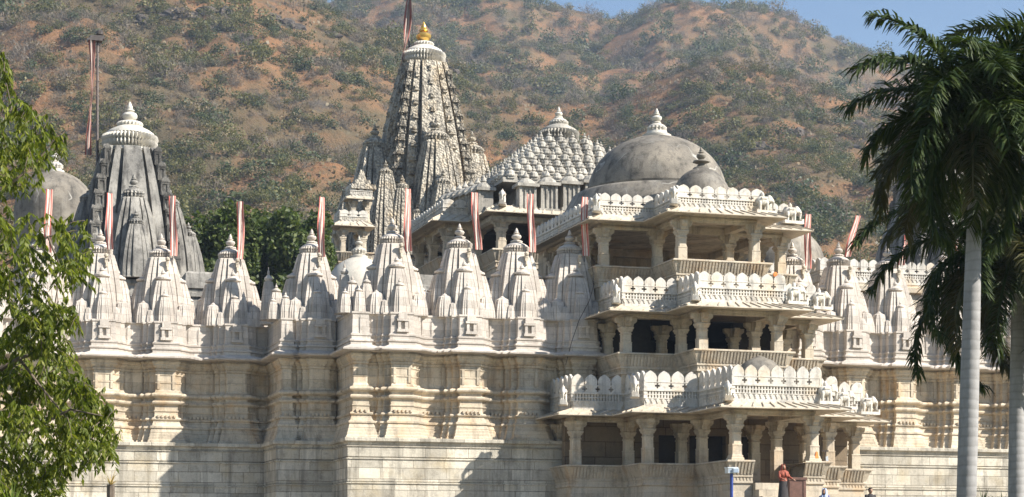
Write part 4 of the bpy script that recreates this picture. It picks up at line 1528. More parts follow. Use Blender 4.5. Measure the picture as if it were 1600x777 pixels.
# kiosk left of the tall tower
ka, kb = L(548, 42), 42.0
def sq_poly(r, b0):
    return [(ka - r, kb + r), (ka - r, kb - r), (ka + r, kb - r), (ka + r, kb + r)]
k1 = side_storey('corner_kiosk', "small two tiered kiosk with pillars on the tall tower's left shoulder", "kiosk", sq_poly(.95, 0), [(ka - .7, kb - .7), (ka + .7, kb - .7), (ka - .7, kb + .7), (ka + .7, kb + .7)],
            ZP(398, ka, kb), ZP(358, ka, kb), ZP(352, ka, kb), .85, ZR, (ka, kb), None, .34, .45)
zk = ZP(352, ka, kb)
for p, d, n, ln in seg_iter([(ka - .2, kb + .75), (ka - .2, kb - .75), (ka + 1.3, kb - .75)]):
    parapet_segment(p, d, n, ln, zk + 1.75, .85).build('upper_parapet', M['parapet'], k1)
eave(k1, [(ka - .2, kb + .75), (ka - .2, kb - .75), (ka + 1.3, kb - .75)], zk + 1.6, zk + 1.76, .35, 'upper_eave')
for x, y in ((0.05, -.5), (1.0, -.5), (.05, .5)):
    add_column(k1, ka + x, kb + y, zk + .15, 1.35, .1, .28)
slab(k1, [(ka - .95, kb - .9), (ka + 1.2, kb - .9), (ka + 1.2, kb + .9), (ka - .95, kb + .9)], zk - .02, zk + .08, 'roof_slab', M['eave'])
mb = MB()
zt = zk + 2.3
mb.loft([[(ka + .7 + x * r, kb + y * r, zt + z) for x, y in ((-1, -1), (1, -1), (1, 1), (-1, 1))] for r, z in ((.85, 0), (.8, .3), (.55, .35), (.5, .65), (.3, .7), (.2, 1.0), (.02, 1.4))])
mb.build('stepped_roof', M['tower'], k1)

# terrace parapets right of the entrance pavilion
t = thing('terrace_wall', "low crenellated terrace wall behind the spires right of the entrance pavilion", "terrace wall", L(1300, 12), 12, ZR, mesh_frame=True)
p0 = (2 * AC - 4.5 + .4, 11.5)
za = ZP(445, p0[0] + 2, 11.5)
pl = [(p0[0], 11.5), (p0[0] + 5.2, 11.5), (p0[0] + 5.2, 9.0), (p0[0] + 12, 9.0)]
for p, d, n, ln in seg_iter(pl):
    parapet_segment(p, d, n, ln, za, 1.25).build('parapet', M['parapet'], t)
mb = MB()
mb.sweep(pl, [(-.02, ZR), (-.02, za - .5), (.25, za - .45), (.25, za - .2), (-.02, za - .1), (-.02, za + .05), (-3, za + .06)])
mb.build('wall_body', M['porch'], t)
# ------------------------------------------------------------------ vegetation
M['tree_dark'] = leafmat("round_tree_leaves", [(0.035, 0.058, 0.014), (0.065, 0.095, 0.022), (0.12, 0.14, 0.04)], .3)
M['bush0'] = leafmat("olive_shrub_leaves", [(0.065, 0.075, 0.024), (0.11, 0.108, 0.036), (0.17, 0.15, 0.05)], .25)
M['bush1'] = leafmat("dark_shrub_leaves", [(0.034, 0.052, 0.020), (0.06, 0.08, 0.03), (0.085, 0.10, 0.042)], .2)
M['bush2'] = leafmat("bare_twigs", [(0.125, 0.10, 0.072), (0.15, 0.12, 0.085), (0.10, 0.082, 0.058)], 0)
M['bush3'] = leafmat("dry_shrub_leaves", [(0.15, 0.115, 0.06), (0.20, 0.15, 0.08), (0.11, 0.09, 0.05)], .2)
M['palm_leaf'] = leafmat("palm_leaflets", [(0.018, 0.034, 0.008), (0.032, 0.054, 0.012), (0.06, 0.08, 0.02)], .2, .55)
M['palm_leaf_dry'] = leafmat("palm_old_leaflets", [(0.05, 0.055, 0.02), (0.09, 0.08, 0.035), (0.06, 0.07, 0.025)], .2, .45)
M['tree_leaf'] = leafmat("leafy_tree_leaves", [(0.06, 0.085, 0.010), (0.11, 0.14, 0.016), (0.22, 0.23, 0.035)], .45, .5)

def blob_leaves(name, blobs, n, leaf, mat, shell=.62, flat=.8):
    """leaves filling the outer part of several ellipsoids: blobs [(x, y, z, rx, ry, rz)]"""
    blobs = np.array(blobs, float)
    vol = blobs[:, 3] * blobs[:, 4] + blobs[:, 4] * blobs[:, 5]
    idx = rng.choice(len(blobs), size=n, p=vol / vol.sum())
    d = rng.normal(size=(n, 3))
    d /= np.linalg.norm(d, axis=1, keepdims=True)
    rad = shell + (1.06 - shell) * rng.random((n, 1)) ** .6
    B = blobs[idx]
    c = B[:, :3] + d * B[:, 3:] * rad
    nr = d + rng.normal(size=(n, 3)) * flat
    nr[:, 2] += .35
    l = leaf * (0.7 + .6 * rng.random(n))
    return leaf_mesh(name, c, nr, l, l * .62, mat)

def shrub_mesh(kind, seed):
    r = random.Random(seed)
    if kind == 2:        # bare: fans of thin twigs
        vs_ = []
        cs, ns, dr, ls = [], [], [], []
        for k in range(330):
            az, el = r.uniform(0, 6.28), r.uniform(.35, 1.5)
            d = Vector((math.cos(az) * math.cos(el), math.sin(az) * math.cos(el), math.sin(el)))
            q = r.uniform(.30, 1.0)
            jit = Vector((r.gauss(0, .12), r.gauss(0, .12), r.gauss(0, .08)))
            cs.append(Vector((d.x, d.y, d.z * .95)) * q + jit)
            dr.append(d + Vector((r.gauss(0, .5), r.gauss(0, .5), r.gauss(0, .4))))
            ns.append((r.gauss(0, 1), r.gauss(0, 1), r.gauss(0, .4)))
            ls.append(r.uniform(.16, .36))
        return leaf_mesh("bare_shrub", np.array([tuple(c) for c in cs]), np.array(ns), np.array(ls), np.array(ls) * .05 + .008, M['bush2'], np.array([tuple(d) for d in dr]))
    blobs = []
    for k in range(6):
        az = r.uniform(0, 6.28)
        q = r.uniform(.15, .55)
        s = r.uniform(.30, .52)
        blobs.append((math.cos(az) * q, math.sin(az) * q, r.uniform(.25, .75), s, s, s * .85))
    return blob_leaves("shrub", blobs, 270, .135, M['bush%d' % kind], .45)

SH = {k: [shrub_mesh(k, 100 + k * 10 + v) for v in range(3)] for k in (0, 1, 2, 3)}
SHNAME = {0: ('olive_shrub', "olive green shrub on the dry hillside behind the temple", "shrub"),
          1: ('dark_shrub', "dark green bushy tree on the dry hillside behind the temple", "tree"),
          2: ('bare_shrub', "grey leafless shrub on the dry hillside behind the temple", "shrub"),
          3: ('dry_shrub', "tan dry-leaved shrub on the dry hillside behind the temple", "shrub")}
SHGRP = {0: "olive shrubs on the hillside", 1: "dark bushy trees on the hillside", 2: "bare shrubs on the hillside", 3: "dry shrubs on the hillside"}
plants = []
def try_plant(px, Y, far):
    z = hill(px, Y)
    X = (px - 800) / F * Y
    dens = mnoise.fractal(Vector((X * .013 + 7, Y * .009, 3.1)), 1.0, 2.0, 4)
    row = HOR - (z - EYE) / Y * F
    low_ = smooth((row - 150) / 250)
    if dens + random.uniform(-.22, .25) + .38 * low_ < (-.40 if not far else -.9):
        return
    q = random.random()
    nz = mnoise.noise(Vector((X * .022, Y * .015, 9.3)))
    if q < .33 + .3 * nz - .2 * low_:
        k = 2
    elif q < .56:
        k = 0
    elif q < .74 + .25 * low_ * nz:
        k = 1
    else:
        k = 3 if random.random() < .7 else 0
    s = random.uniform(1.5, 3.3) * (1.0 if random.random() < .88 else 1.75)
    if k == 1:
        s *= 1.15
    if k == 3:
        s *= .8
    if far:
        s *= 1.5
    plants.append((s / Y, X, Y, z - .15 * s, s, k))
for i in range(10500):
    try_plant(random.uniform(-60, 1660), YN0 + 30 + (YN1 + 8 - YN0 - 30) * random.random() ** 1.0, False)
for i in range(5600):
    try_plant(random.uniform(440, 1660), random.uniform(YN1 + 40, YF1 + 6), True)
plants.sort(reverse=True)
def visible_ok(X, Y, z):
    px = 800 + X / Y * F
    row = HOR - (z + 1.5 - EYE) / Y * F
    if px < 0 or px > 1600 or row < 0 or row > 400:
        return False
    if px < 150 and row > 120:
        return False
    if 560 < px < 745 and row > 110 or px > 1350 and row > 60 or 745 < px < 950 and row > 200 or 120 < px < 290 and row > 200 or 890 < px < 1140 and row > 200:
        return False
    if row > 290:
        return False
    return True
count = 0
rest = {0: [], 1: [], 2: [], 3: []}
for s_, X, Y, z, s, k in plants:
    rz = random.uniform(0, 6.28)
    v = random.randrange(3)
    sz_ = s * random.uniform(.75, 1.1)
    if count < 290 and visible_ok(X, Y, z):
        o = obj(SHNAME[k][0], SH[k][v])
        o.location = (X, Y, z)
        o.rotation_euler = (0, 0, rz)
        o.scale = (s, s, sz_)
        tag(o, SHNAME[k][1], SHNAME[k][2], SHGRP[k])
        count += 1
    else:
        rest[k].append((v, X, Y, z, s, sz_, rz))
for k, lst in rest.items():
    co = {}
    for v in range(3):
        me = SH[k][v]
        a_ = np.empty(len(me.vertices) * 3, np.float32)
        me.vertices.foreach_get("co", a_)
        co[v] = a_.reshape(-1, 3)
    out = []
    for v, X, Y, z, s, sz_, rz in lst:
        c = co[v]
        cs, sn = math.cos(rz), math.sin(rz)
        out.append(np.stack([(c[:, 0] * cs - c[:, 1] * sn) * s + X, (c[:, 0] * sn + c[:, 1] * cs) * s + Y, c[:, 2] * sz_ + z], 1))
    o = obj(('olive_scrub', 'dark_scrub', 'bare_scrub', 'dry_scrub')[k], quads_mesh('hillside_scrub', np.concatenate(out), M['bush%d' % k]))
    tag(o, ("mass of olive scrub covering the dry hills", "mass of dark green scrub covering the dry hills", "mass of grey leafless scrub covering the dry hills", "mass of tan dry scrub covering the dry hills")[k], "scrub", None, "stuff")
# dry grass tufts and stones on the slopes
gt_c = []
for i in range(16000):
    px = random.uniform(-40, 1640)
    Y = random.uniform(YN0 + 40, YN1 + 5)
    gt_c.append(((px - 800) / F * Y, Y, hill(px, Y) + .25))
gt_c = np.array(gt_c)
n_ = len(gt_c)
nr = rng.normal(size=(n_, 3)); nr[:, 2] *= .3
o = obj('dry_grass', leaf_mesh('dry_grass', gt_c, nr, .6 + .8 * rng.random(n_), .5 + .5 * rng.random(n_), M['bush3']))
tag(o, "dry grass tufts scattered over the orange hillside", "dry grass", None, "stuff")

# --- dark rock outcrops breaking through the slopes
m, nt, nodes, links, bs = newmat("outcrop_rock")
geo = N(nt, "ShaderNodeNewGeometry")
nz = noise_node(nt, geo.outputs["Position"], .35, 7, .7)
links.new(ramp(nt, nz, .3, .7, (.03, .027, .024, 1), (.13, .10, .075, 1)), bs.inputs["Base Color"])
bs.inputs["Roughness"].default_value = .9
bp = N(nt, "ShaderNodeBump")
bp.inputs["Distance"].default_value = .5
links.new(nz, bp.inputs["Height"])
links.new(bp.outputs[0], bs.inputs["Normal"])
M['rock'] = m
def rock_mesh(seed):
    r = random.Random(seed)
    bm = bmesh.new()
    bmesh.ops.create_icosphere(bm, subdivisions=3, radius=1)
    for v in bm.verts:
        d = v.co.normalized()
        k = 1 + .6 * mnoise.fractal(d * 1.6 + Vector((seed, 0, 0)), 1.0, 2.0, 4)
        q = Vector((round(d.x * 3) / 3, round(d.y * 3) / 3, round(d.z * 4) / 4))
        v.co = (d * .6 + q * .45) * k
    me = bpy.data.meshes.new('rock_outcrop')
    bm.to_mesh(me)
    bm.free()
    me.materials.append(M['rock'])
    return me
RK = [rock_mesh(s_) for s_ in (1, 2, 3, 4)]
rk = random.Random(5)
for cx, cy, n_, wd in ((430, 42, 9, 90), (375, 20, 5, 60), (690, 72, 4, 60), (1290, 205, 5, 60), (1190, 215, 3, 30), (240, 30, 4, 50), (1370, 195, 4, 40), (820, 250, 3, 40)):
    for j in range(n_):
        px = cx + rk.uniform(-wd, wd)
        row = cy + rk.uniform(-14, 14)
        best = min((abs(HOR - (hill(px, Y) - EYE) / Y * F - row), Y) for Y in range(190, 520, 6))
        Y = best[1]
        o = obj('rock_outcrop', RK[j % 4])
        s_ = rk.uniform(.7, 1.9)
        o.location = ((px - 800) / F * Y, Y, hill(px, Y) - .2 * s_)
        o.scale = (s_ * rk.uniform(1.2, 2.2), s_, s_ * rk.uniform(.7, 1.2))
        o.rotation_euler = (0, 0, rk.uniform(-.5, .5))
        tag(o, "dark rock outcrop jutting from the scrubby hillside", "rock", "rock outcrops on the hillside")

# --- round dark trees in the court
def round_tree(label, px, row_top, row_bot, wpx, Y, seed, n=15000):
    base = P(px, 500, Y)
    top = P(px, row_top, Y).z
    bot = P(px, row_bot, Y).z
    base.z = ZT
    t = wthing('round_tree', label, "tree", base)
    r = random.Random(seed)
    w = wpx / F * Y / 2
    hz = (top - bot) / 2
    cz = (top + bot) / 2 - ZT
    blobs = []
    for k in range(44):
        d = Vector((r.gauss(0, 1), r.gauss(0, 1), r.gauss(0, 1))).normalized()
        q = r.uniform(.45, .82)
        s = r.uniform(.20, .36)
        blobs.append((d.x * w * q, d.y * w * q, cz + d.z * hz * q, w * s, w * s, hz * s))
    obj('crown', blob_leaves('crown', blobs, n, .30, M['tree_dark'], .5, .9), t)
    mb = MB()
    mb.tube([(0, 0, 0), (.1, 0, cz * .4), (-.1, .1, cz * .8), (0, 0, cz)], [.45, .36, .28, .15], 10)
    for k in range(7):
        a_ = k * .9 + r.random()
        mb.tube([(0, 0, cz * .55), (math.cos(a_) * w * .3, math.sin(a_) * w * .3, cz * .85), (math.cos(a_) * w * .65, math.sin(a_) * w * .65, cz + hz * .3 * r.uniform(-1, 1.5))], [.2, .13, .05], 6)
    mb.build('trunk', M['bark'], t)
    return t
round_tree("dark round tree behind the spires, left one of the close pair", 345, 303, 490, 135, 112, 5)
round_tree("dark round tree touching the tall tower's left kiosk, right one of the close pair", 462, 320, 495, 160, 114, 6)
round_tree("lower dark round tree filling the gap between the close pair", 405, 335, 495, 120, 117, 8, 11000)

# --- palms
def frond_mesh(length, droop, seed, lean=0.0, nl=78, leaf=.55, mat=None, fold=.55):
    """rachis along +x starting at the origin, arching down; returns (leaflets mesh, rachis builder)"""
    r = random.Random(seed)
    pts = []
    n = 16
    x = z = 0.0
    ang = lean
    for i in range(n + 1):
        pts.append(Vector((x, 0, z)))
        x += math.cos(ang) * length / n
        z += math.sin(ang) * length / n
        ang -= droop / n * (0.6 + 1.0 * i / n)
    mb = MB()
    mb.tube(pts, [.045 * (1 - .85 * i / n) + .006 for i in range(n + 1)], 6)
    q = []
    for i in range(nl):
        t = .10 + .90 * (i + r.random() * .5) / nl
        f = t * n
        k = min(n - 1, int(f))
        p = pts[k].lerp(pts[k + 1], f - k)
        d = (pts[k + 1] - pts[k]).normalized()
        ll = leaf * (math.sin(min(1, t * 1.15 + .18) * math.pi * .92) * .75 + .32) * r.uniform(.85, 1.15)
        for s in (-1, 1):
            side = Vector((0, s, 0))
            upv = side.cross(d) * s
            fo = fold * r.uniform(.5, 1.5)
            v = (side * math.cos(fo) + d * r.uniform(.45, .8) + Vector((0, 0, -1)) * .25 * r.random() + d.cross(side) * s * math.sin(fo) * r.choice((-.5, .4, 1))).normalized()
            p1 = p + v * ll * .5
            v2 = (v + Vector((0, 0, -1)) * r.uniform(.4, 1.0)).normalized()
            p2 = p1 + v2 * ll * .55
            w = v.cross(Vector((r.gauss(0, .4), r.gauss(0, .4), 1))).normalized() * .018
            q += [p - w * .6, p + w * .6, p1 + w, p1 - w, p1 - w, p1 + w, p2 + w * .12, p2 - w * .12]
    return quads_mesh('leaflets', np.array([tuple(v) for v in q]), mat or M['palm_leaf']), mb

M['palm_bark'] = None
m, nt, nodes, links, bs = newmat("palm_bark")
tc = N(nt, "ShaderNodeTexCoord")
wv = N(nt, "ShaderNodeTexWave", wave_type='BANDS', bands_direction='Z')
wv.inputs["Scale"].default_value = 2.3
wv.inputs["Distortion"].default_value = 2.5
wv.inputs["Detail"].default_value = 3
links.new(tc.outputs["Object"], wv.inputs["Vector"])
mp = N(nt, "ShaderNodeMapping")
mp.inputs["Scale"].default_value = (3, 3, 1.2)
links.new(tc.outputs["Object"], mp.inputs["Vector"])
nz = noise_node(nt, mp.outputs[0], 2.0, 6, .65)
col = mixc(nt, ramp(nt, nz, .35, .7), (0.31, 0.30, 0.29), (0.205, 0.197, 0.19))
col = mixc(nt, math_node(nt, 'MULTIPLY', ramp(nt, wv.outputs[0], 0.0, .22, (1, 1, 1, 1), (0, 0, 0, 1)), .28), col, (0.13, 0.12, 0.11))
links.new(col, bs.inputs["Base Color"])
bs.inputs["Roughness"].default_value = .8
bp = N(nt, "ShaderNodeBump")
bp.inputs["Strength"].default_value = .25
bp.inputs["Distance"].default_value = .012
links.new(math_node(nt, 'ADD', wv.outputs[0], nz), bp.inputs["Height"])
links.new(bp.outputs[0], bs.inputs["Normal"])
M['palm_bark'] = m

def palm(label, px_base, px_top, row_top, Y, r0, r1, fronds, shaft=1.3):
    top = P(px_top, row_top, Y)
    base = P(px_base, 777, Y)
    k = (top.z - 0) / (top.z - base.z)
    bx = top.x + (base.x - top.x) * k
    t = wthing('palm_tree', label, "palm tree", (bx, Y, 0))
    mb = MB()
    n = 14
    pts, rads = [], []
    for i in range(n + 1):
        f = i / n
        pts.append(((top.x - bx) * f, 0, top.z * f))
        rads.append(r0 + (r1 - r0) * f + .03 * math.sin(f * 3.1) + (.10 * (1 - f * 12) if f < .08 else 0))
    mb.tube(pts, rads, 20)
    mb.build('trunk', M['palm_bark'], t, smooth=60)
    cx, cz = top.x - bx, top.z
    mb = MB()
    mb.lathe([(r1 * 1.05, -.05), (r1 * 1.25, .15), (r1 * 1.1, shaft * .6), (r1 * .75, shaft)], (cx, 0, cz), 16)
    mb.build('crownshaft', M['palm_leaf'], t, smooth=60)
    for i, (az, lean, droop, ln, mat) in enumerate(fronds):
        lm, rb = frond_mesh(ln, droop, hash((label, i)) % 9999 if False else 300 + i + int(px_base), lean, int(58 * ln), .60, M[mat])
        o = rb.build('frond', M[mat], t)
        o.location = (cx + math.cos(az) * .08, math.sin(az) * .08, cz + shaft * .92)
        o.rotation_euler = (random.uniform(-.25, .25), 0, az)
        obj('leaflets', lm, o)
    return t
def fan(n, seed, ln, els, mats=('palm_leaf',), dr=(1.0, 1.7)):
    r = random.Random(seed)
    out = []
    for i in range(n):
        f = i / max(1, n - 1)
        az = i * 2.399 + r.uniform(-.2, .2)
        lean = els[0] + (els[1] - els[0]) * f + r.uniform(-.12, .12)
        out.append((az, lean, r.uniform(*dr), ln * r.uniform(.85, 1.12), r.choice(mats)))
    return out
palm("tall palm with the pale sunlit trunk and a dark drooping crown", 1510, 1524, 285, 27, .122, .090, fan(33, 3, 2.0, (-.95, 1.35), ('palm_leaf', 'palm_leaf', 'palm_leaf', 'palm_leaf_dry')), 1.1)
palm("second palm at the right edge with a shaded trunk and lower crown", 1588, 1590, 455, 34, .125, .10, fan(36, 9, 2.9, (-.8, 1.1), ('palm_leaf', 'palm_leaf', 'palm_leaf_dry'), (1.5, 2.3)), .9)
palm("palm beyond the right edge whose fronds fill the upper right corner", 1700, 1690, 215, 35, .20, .14, fan(24, 14, 2.9, (-.7, 1.2), ('palm_leaf', 'palm_leaf', 'palm_leaf_dry')), 1.1)

# --- leafy tree at the left edge
LT = wthing('leafy_tree', "bright green leafy tree with drooping sprays at the left edge", "tree", (P(-60, 777, 24).x, 24.0, 0))
lo = Vector(LT.location)
r = random.Random(21)
clumps = [(20, 175, 34), (45, 205, 38), (20, 235, 40), (60, 225, 26), (88, 212, 14), (10, 280, 30), (45, 262, 28), (5, 130, 18), (0, 92, 12),
          (20, 345, 34), (45, 350, 26), (92, 350, 16), (115, 362, 24), (128, 395, 20), (105, 395, 26), (60, 385, 30), (20, 395, 34), (100, 425, 24), (122, 425, 12),
          (50, 430, 30), (15, 440, 32), (75, 465, 24), (40, 480, 34), (95, 490, 24), (60, 520, 34), (20, 530, 38), (85, 540, 26), (45, 570, 40), (90, 580, 30), (15, 600, 40),
          (120, 600, 24), (60, 620, 36), (105, 630, 30), (145, 625, 20), (160, 645, 22), (150, 670, 24), (170, 690, 18), (120, 665, 26), (140, 705, 20), (80, 665, 36), (30, 660, 40), (60, 710, 36), (20, 720, 40),
          (100, 710, 26), (40, 760, 36), (80, 750, 28), (10, 775, 34), (-30, 250, 50), (-30, 360, 50), (-30, 450, 50), (-30, 560, 55), (-30, 660, 55), (-35, 750, 50), (-60, 160, 45), (-80, 300, 60), (-90, 450, 60), (-90, 600, 60)]
vq = []
twigs = MB()
for cx, cy, cr in clumps:
    Y = 24 + r.uniform(-1.2, 1.2)
    nsp = max(4, int(cr * (.5 if cy < 250 else .38 if cy < 480 else .72)))
    for s_ in range(nsp):
        q = math.sqrt(r.random())
        an = r.uniform(0, 6.28)
        p = P(cx + math.cos(an) * q * cr, cy + math.sin(an) * q * cr * .8, Y + r.uniform(-.35, .35) * cr / 30)
        az = r.uniform(0, 6.28)
        d = Vector((math.cos(az), math.sin(az), r.uniform(-1.1, .15))).normalized()
        ln = r.uniform(.16, .32)
        k = r.randint(9, 15)
        pts = []
        for j in range(k):
            f = j / (k - 1)
            pp = p + d * ln * (f - .4) + Vector((0, 0, -.12 * f * f))
            pts.append(pp)
            for sgn in (-1, 1):
                sv = d.cross(Vector((0, 0, 1))).normalized() * sgn
                v = (sv * r.uniform(.5, 1.1) + d * r.uniform(.2, .9) + Vector((0, 0, -r.uniform(.4, 1.5)))).normalized()
                l_ = r.uniform(.05, .13)
                w = v.cross(Vector((r.gauss(0, 1), r.gauss(0, 1), r.gauss(0, 1)))).normalized() * l_ * .16
                m_ = pp + v * l_ * .45
                e = m_ + (v + Vector((0, 0, -.35))).normalized() * l_ * .55
                vq += [pp, m_ + w, e, m_ - w]
        if s_ % 3 == 0:
            twigs.tube([x - lo for x in (pts[0], pts[k // 2], pts[-1])], [.006, .005, .003], 4)
obj('crown', quads_mesh('crown', np.array([tuple(v - lo) for v in vq]), M['tree_leaf']), LT)
tr = MB()
def limb(pxs, Y, r0, r1):
    pts = [P(x, y, Y) - lo for x, y in pxs]
    n = len(pts)
    tr.tube(pts, [.5 * (r0 + (r1 - r0) * i / (n - 1)) for i in range(n)], 8)
tr.tube([(0, 0, 0), (.05, 0, 1.5), (-.1, .1, 3), (-.15, 0, 5), (0, .1, 7)], [.24, .19, .15, .10, .05], 10)
limb([(-70, 640), (-20, 590), (30, 560), (80, 545), (120, 560)], 24, .08, .015)
limb([(-75, 700), (-10, 690), (50, 670), (110, 640), (160, 650)], 23.6, .08, .012)
limb([(-80, 480), (-20, 430), (30, 400), (75, 370), (120, 360)], 24.4, .07, .012)
limb([(-80, 360), (-30, 310), (20, 285), (60, 250), (90, 212)], 24.2, .06, .01)
limb([(-80, 330), (-20, 240), (20, 180), (10, 130)], 24, .05, .01)
limb([(30, 560), (60, 600), (110, 660), (150, 690)], 23.8, .04, .01)
limb([(75, 370), (95, 420), (85, 480), (60, 530)], 24.3, .03, .008)
tr.build('trunk', M['bark'], LT)
twigs.build('twigs', M['bark'], LT)['kind'] = 'stuff'

# blurred garden plants at the lower left and lower right
def blade_plant(name, label, px, row, Y, n, ln, mat, seed, spread=.9):
    base = P(px, row, Y)
    t = wthing(name, label, "plant", (base.x, Y, 0))
    r = random.Random(seed)
    q = []
    for i in range(n):
        az = r.uniform(0, 6.28)
        el = r.uniform(.5, 1.45)
        l_ = ln * r.uniform(.7, 1.1)
        prev = Vector((0, 0, base.z - ln * .25))
        d = Vector((math.cos(az) * math.cos(el) * spread, math.sin(az) * math.cos(el) * spread, math.sin(el))).normalized()
        side = d.cross(Vector((0, 0, 1))).normalized()
        w0 = ln * .05
        for k in range(5):
            nxt = prev + d * l_ / 5
            w1 = ln * .05 * (1 - (k + 1) / 5.2)
            q += [prev - side * w0, prev + side * w0, nxt + side * w1, nxt - side * w1]
            d = (d + Vector((0, 0, -.16))).normalized()
            prev, w0 = nxt, w1
    obj('blades', quads_mesh('blades', np.array([tuple(v) for v in q]), mat), t)
    mb = MB()
    mb.tube([(0, 0, 0), (0, 0, base.z - ln * .2)], [.05, .035], 8)
    mb.build('stem', M['bark'], t)
    return t
M['straw'] = leafmat("dry_straw", [(0.42, 0.30, 0.13), (0.50, 0.37, 0.18)], .2)
M['fresh'] = leafmat("fresh_blades", [(0.14, 0.20, 0.04), (0.22, 0.27, 0.06)], .4)
blade_plant('dry_flower', "dry straw coloured flower head on a stalk in front of the left wall", 173, 752, 17, 16, .16, M['straw'], 4)
blade_plant('spiky_plant', "fresh yellow green spiky plant in the lower left corner", 18, 790, 14, 14, .26, M['fresh'], 5)
blade_plant('spiky_plant', "spiky dark plant at the foot of the pale palm trunk", 1536, 785, 36, 14, .45, M['palm_leaf'], 6)
blade_plant('spiky_plant', "spiky dark plant between the two palm trunks", 1566, 787, 38, 14, .45, M['palm_leaf'], 7)
# ------------------------------------------------------------------ statues, people, small things
def remesh(name, mb, mat, voxel, parent=None, sm=1):
    me = mb.mesh(name, mat)
    o = bpy.data.objects.new(name, me)
    COL.objects.link(o)
    mod = o.modifiers.new("r", 'REMESH')
    mod.mode = 'VOXEL'
    mod.voxel_size = voxel
    if sm:
        m2 = o.modifiers.new("s", 'SMOOTH')
        m2.iterations = sm * 3
        m2.factor = .5
    dg = bpy.context.evaluated_depsgraph_get()
    new = bpy.data.meshes.new_from_object(o.evaluated_get(dg))
    o.modifiers.clear()
    o.data = new
    if mat and not new.materials:
        new.materials.append(mat)
    new.shade_smooth()
    if parent is not None:
        o.parent = parent
    return o
def ell(mb, c, r, n=14, rot=None):
    rings = []
    for i in range(1, n // 2 + 1):
        th = math.pi * i / (n // 2 + 1)
        ring = []
        for j in range(n):
            ph = 2 * math.pi * j / n
            v = Vector((r[0] * math.sin(th) * math.cos(ph), r[1] * math.sin(th) * math.sin(ph), -r[2] * math.cos(th)))
            if rot is not None:
                v = rot @ v
            ring.append((c[0] + v.x, c[1] + v.y, c[2] + v.z))
        rings.append(ring)
    mb.loft(rings)
def cap(mb, a, b, r0, r1, n=10):
    a, b = Vector(a), Vector(b)
    mb.tube([a, a.lerp(b, .5), b], [r0, (r0 + r1) / 2, r1], n)
    ell(mb, a, (r0, r0, r0), 8)
    ell(mb, b, (r1, r1, r1), 8)

# elephant: facing +x, about 1 m long
eb = MB()
ell(eb, (-.08, 0, .52), (.34, .21, .25))
ell(eb, (.12, 0, .54), (.22, .19, .23))
ell(eb, (.36, 0, .64), (.17, .15, .18))
ell(eb, (.34, 0, .78), (.10, .09, .07))
for sx in (-.28, .14):
    for sy in (-.12, .12):
        cap(eb, (sx, sy, .42), (sx, sy, .05), .09, .075)
eb.tube([(.46, 0, .64), (.56, 0, .54), (.58, 0, .38), (.56, 0, .22), (.60, 0, .12), (.67, 0, .12)], [.10, .085, .065, .05, .04, .03], 10)
cap(eb, (-.40, 0, .58), (-.44, 0, .28), .03, .018)
for sy in (-1, 1):
    ell(eb, (.27, sy * .17, .62), (.11, .03, .15))
    cap(eb, (.47, sy * .07, .54), (.60, sy * .08, .46), .022, .012)
e_src = remesh('body', eb, M['grey_cap'], .022)
e_me = e_src.data
bpy.data.objects.remove(e_src)
pm = MB()
pm.box(-.52, .62, -.24, .24, -.12, .03)
pm.box(.60, .70, -.16, .16, -.10, .16)
p_me = pm.mesh('pedestal', M['parapet'])
sm_ = MB()
sm_.box(-.22, .10, -.23, .23, .60, .68)
sm_.lathe([(.10, 0), (.09, .12), (.04, .2), (.01, .24)], (-.06, 0, .76), 10)
s_me = sm_.mesh('saddle', M['parapet'])
GEL = "carved elephants at the parapet corners"
ELS = [(992, 622, 'F', -4.4, "small carved elephant on the lower parapet, at the second corner left of the steps"),
       (1137, 628, 'F', -8.0, "small carved elephant at the lower parapet's foremost left corner, above the lamp post"),
       (880, 634, 'F', -2.0, "small carved elephant at the lower parapet's outer left corner"),
       (1291, 632, 'S', -7.9, "carved elephant in profile at the lower parapet's foremost right corner"),
       (1319, 640, 'S', -4.3, "carved elephant in profile in the middle of the three on the lower eave's right"),
       (1355, 648, 'S', -1.9, "carved elephant in profile at the far right end of the lower eave"),
       (963, 476, 'F', -2.0, "small carved elephant at the left corner of the middle storey's parapet"),
       (1086, 472, 'F', -4.4, "small carved elephant at the front left corner of the middle storey's parapet"),
       (1242, 476, 'S', -4.3, "carved elephant in profile at the front right corner of the middle storey's parapet"),
       (1281, 484, 'S', -1.9, "carved elephant in profile at the outer right corner of the middle storey's eave"),
       (932, 333, 'F', .9, "small carved elephant at the left corner of the top parapet"),
       (1053, 322, 'F', -2.0, "small carved elephant at the front left corner of the top parapet"),
       (1193, 334, 'S', -1.9, "carved elephant at the front right corner of the top parapet"),
       (1236, 350, 'S', .9, "carved elephant at the outer right corner of the top eave"),
       (785, 322, 'F', 15.4, "small carved elephant at the side balcony's corner, before the bell roof")]
for px, row, kind, b, lab in ELS:
    if kind == 'F':
        b -= .30
        rz = -math.pi / 2 - .35
        s = .82
    else:
        b -= .12
        rz = 0.12
        s = .90
    a = L(px, b)
    z = ZP(row, a, b)
    t = thing('elephant_statue', lab, "elephant statue", a, b, z + .10, rz, GEL)
    t.scale = (s, s, s)
    obj('body', e_me, t)
    obj('pedestal', p_me, t)
    obj('saddle', s_me, t)

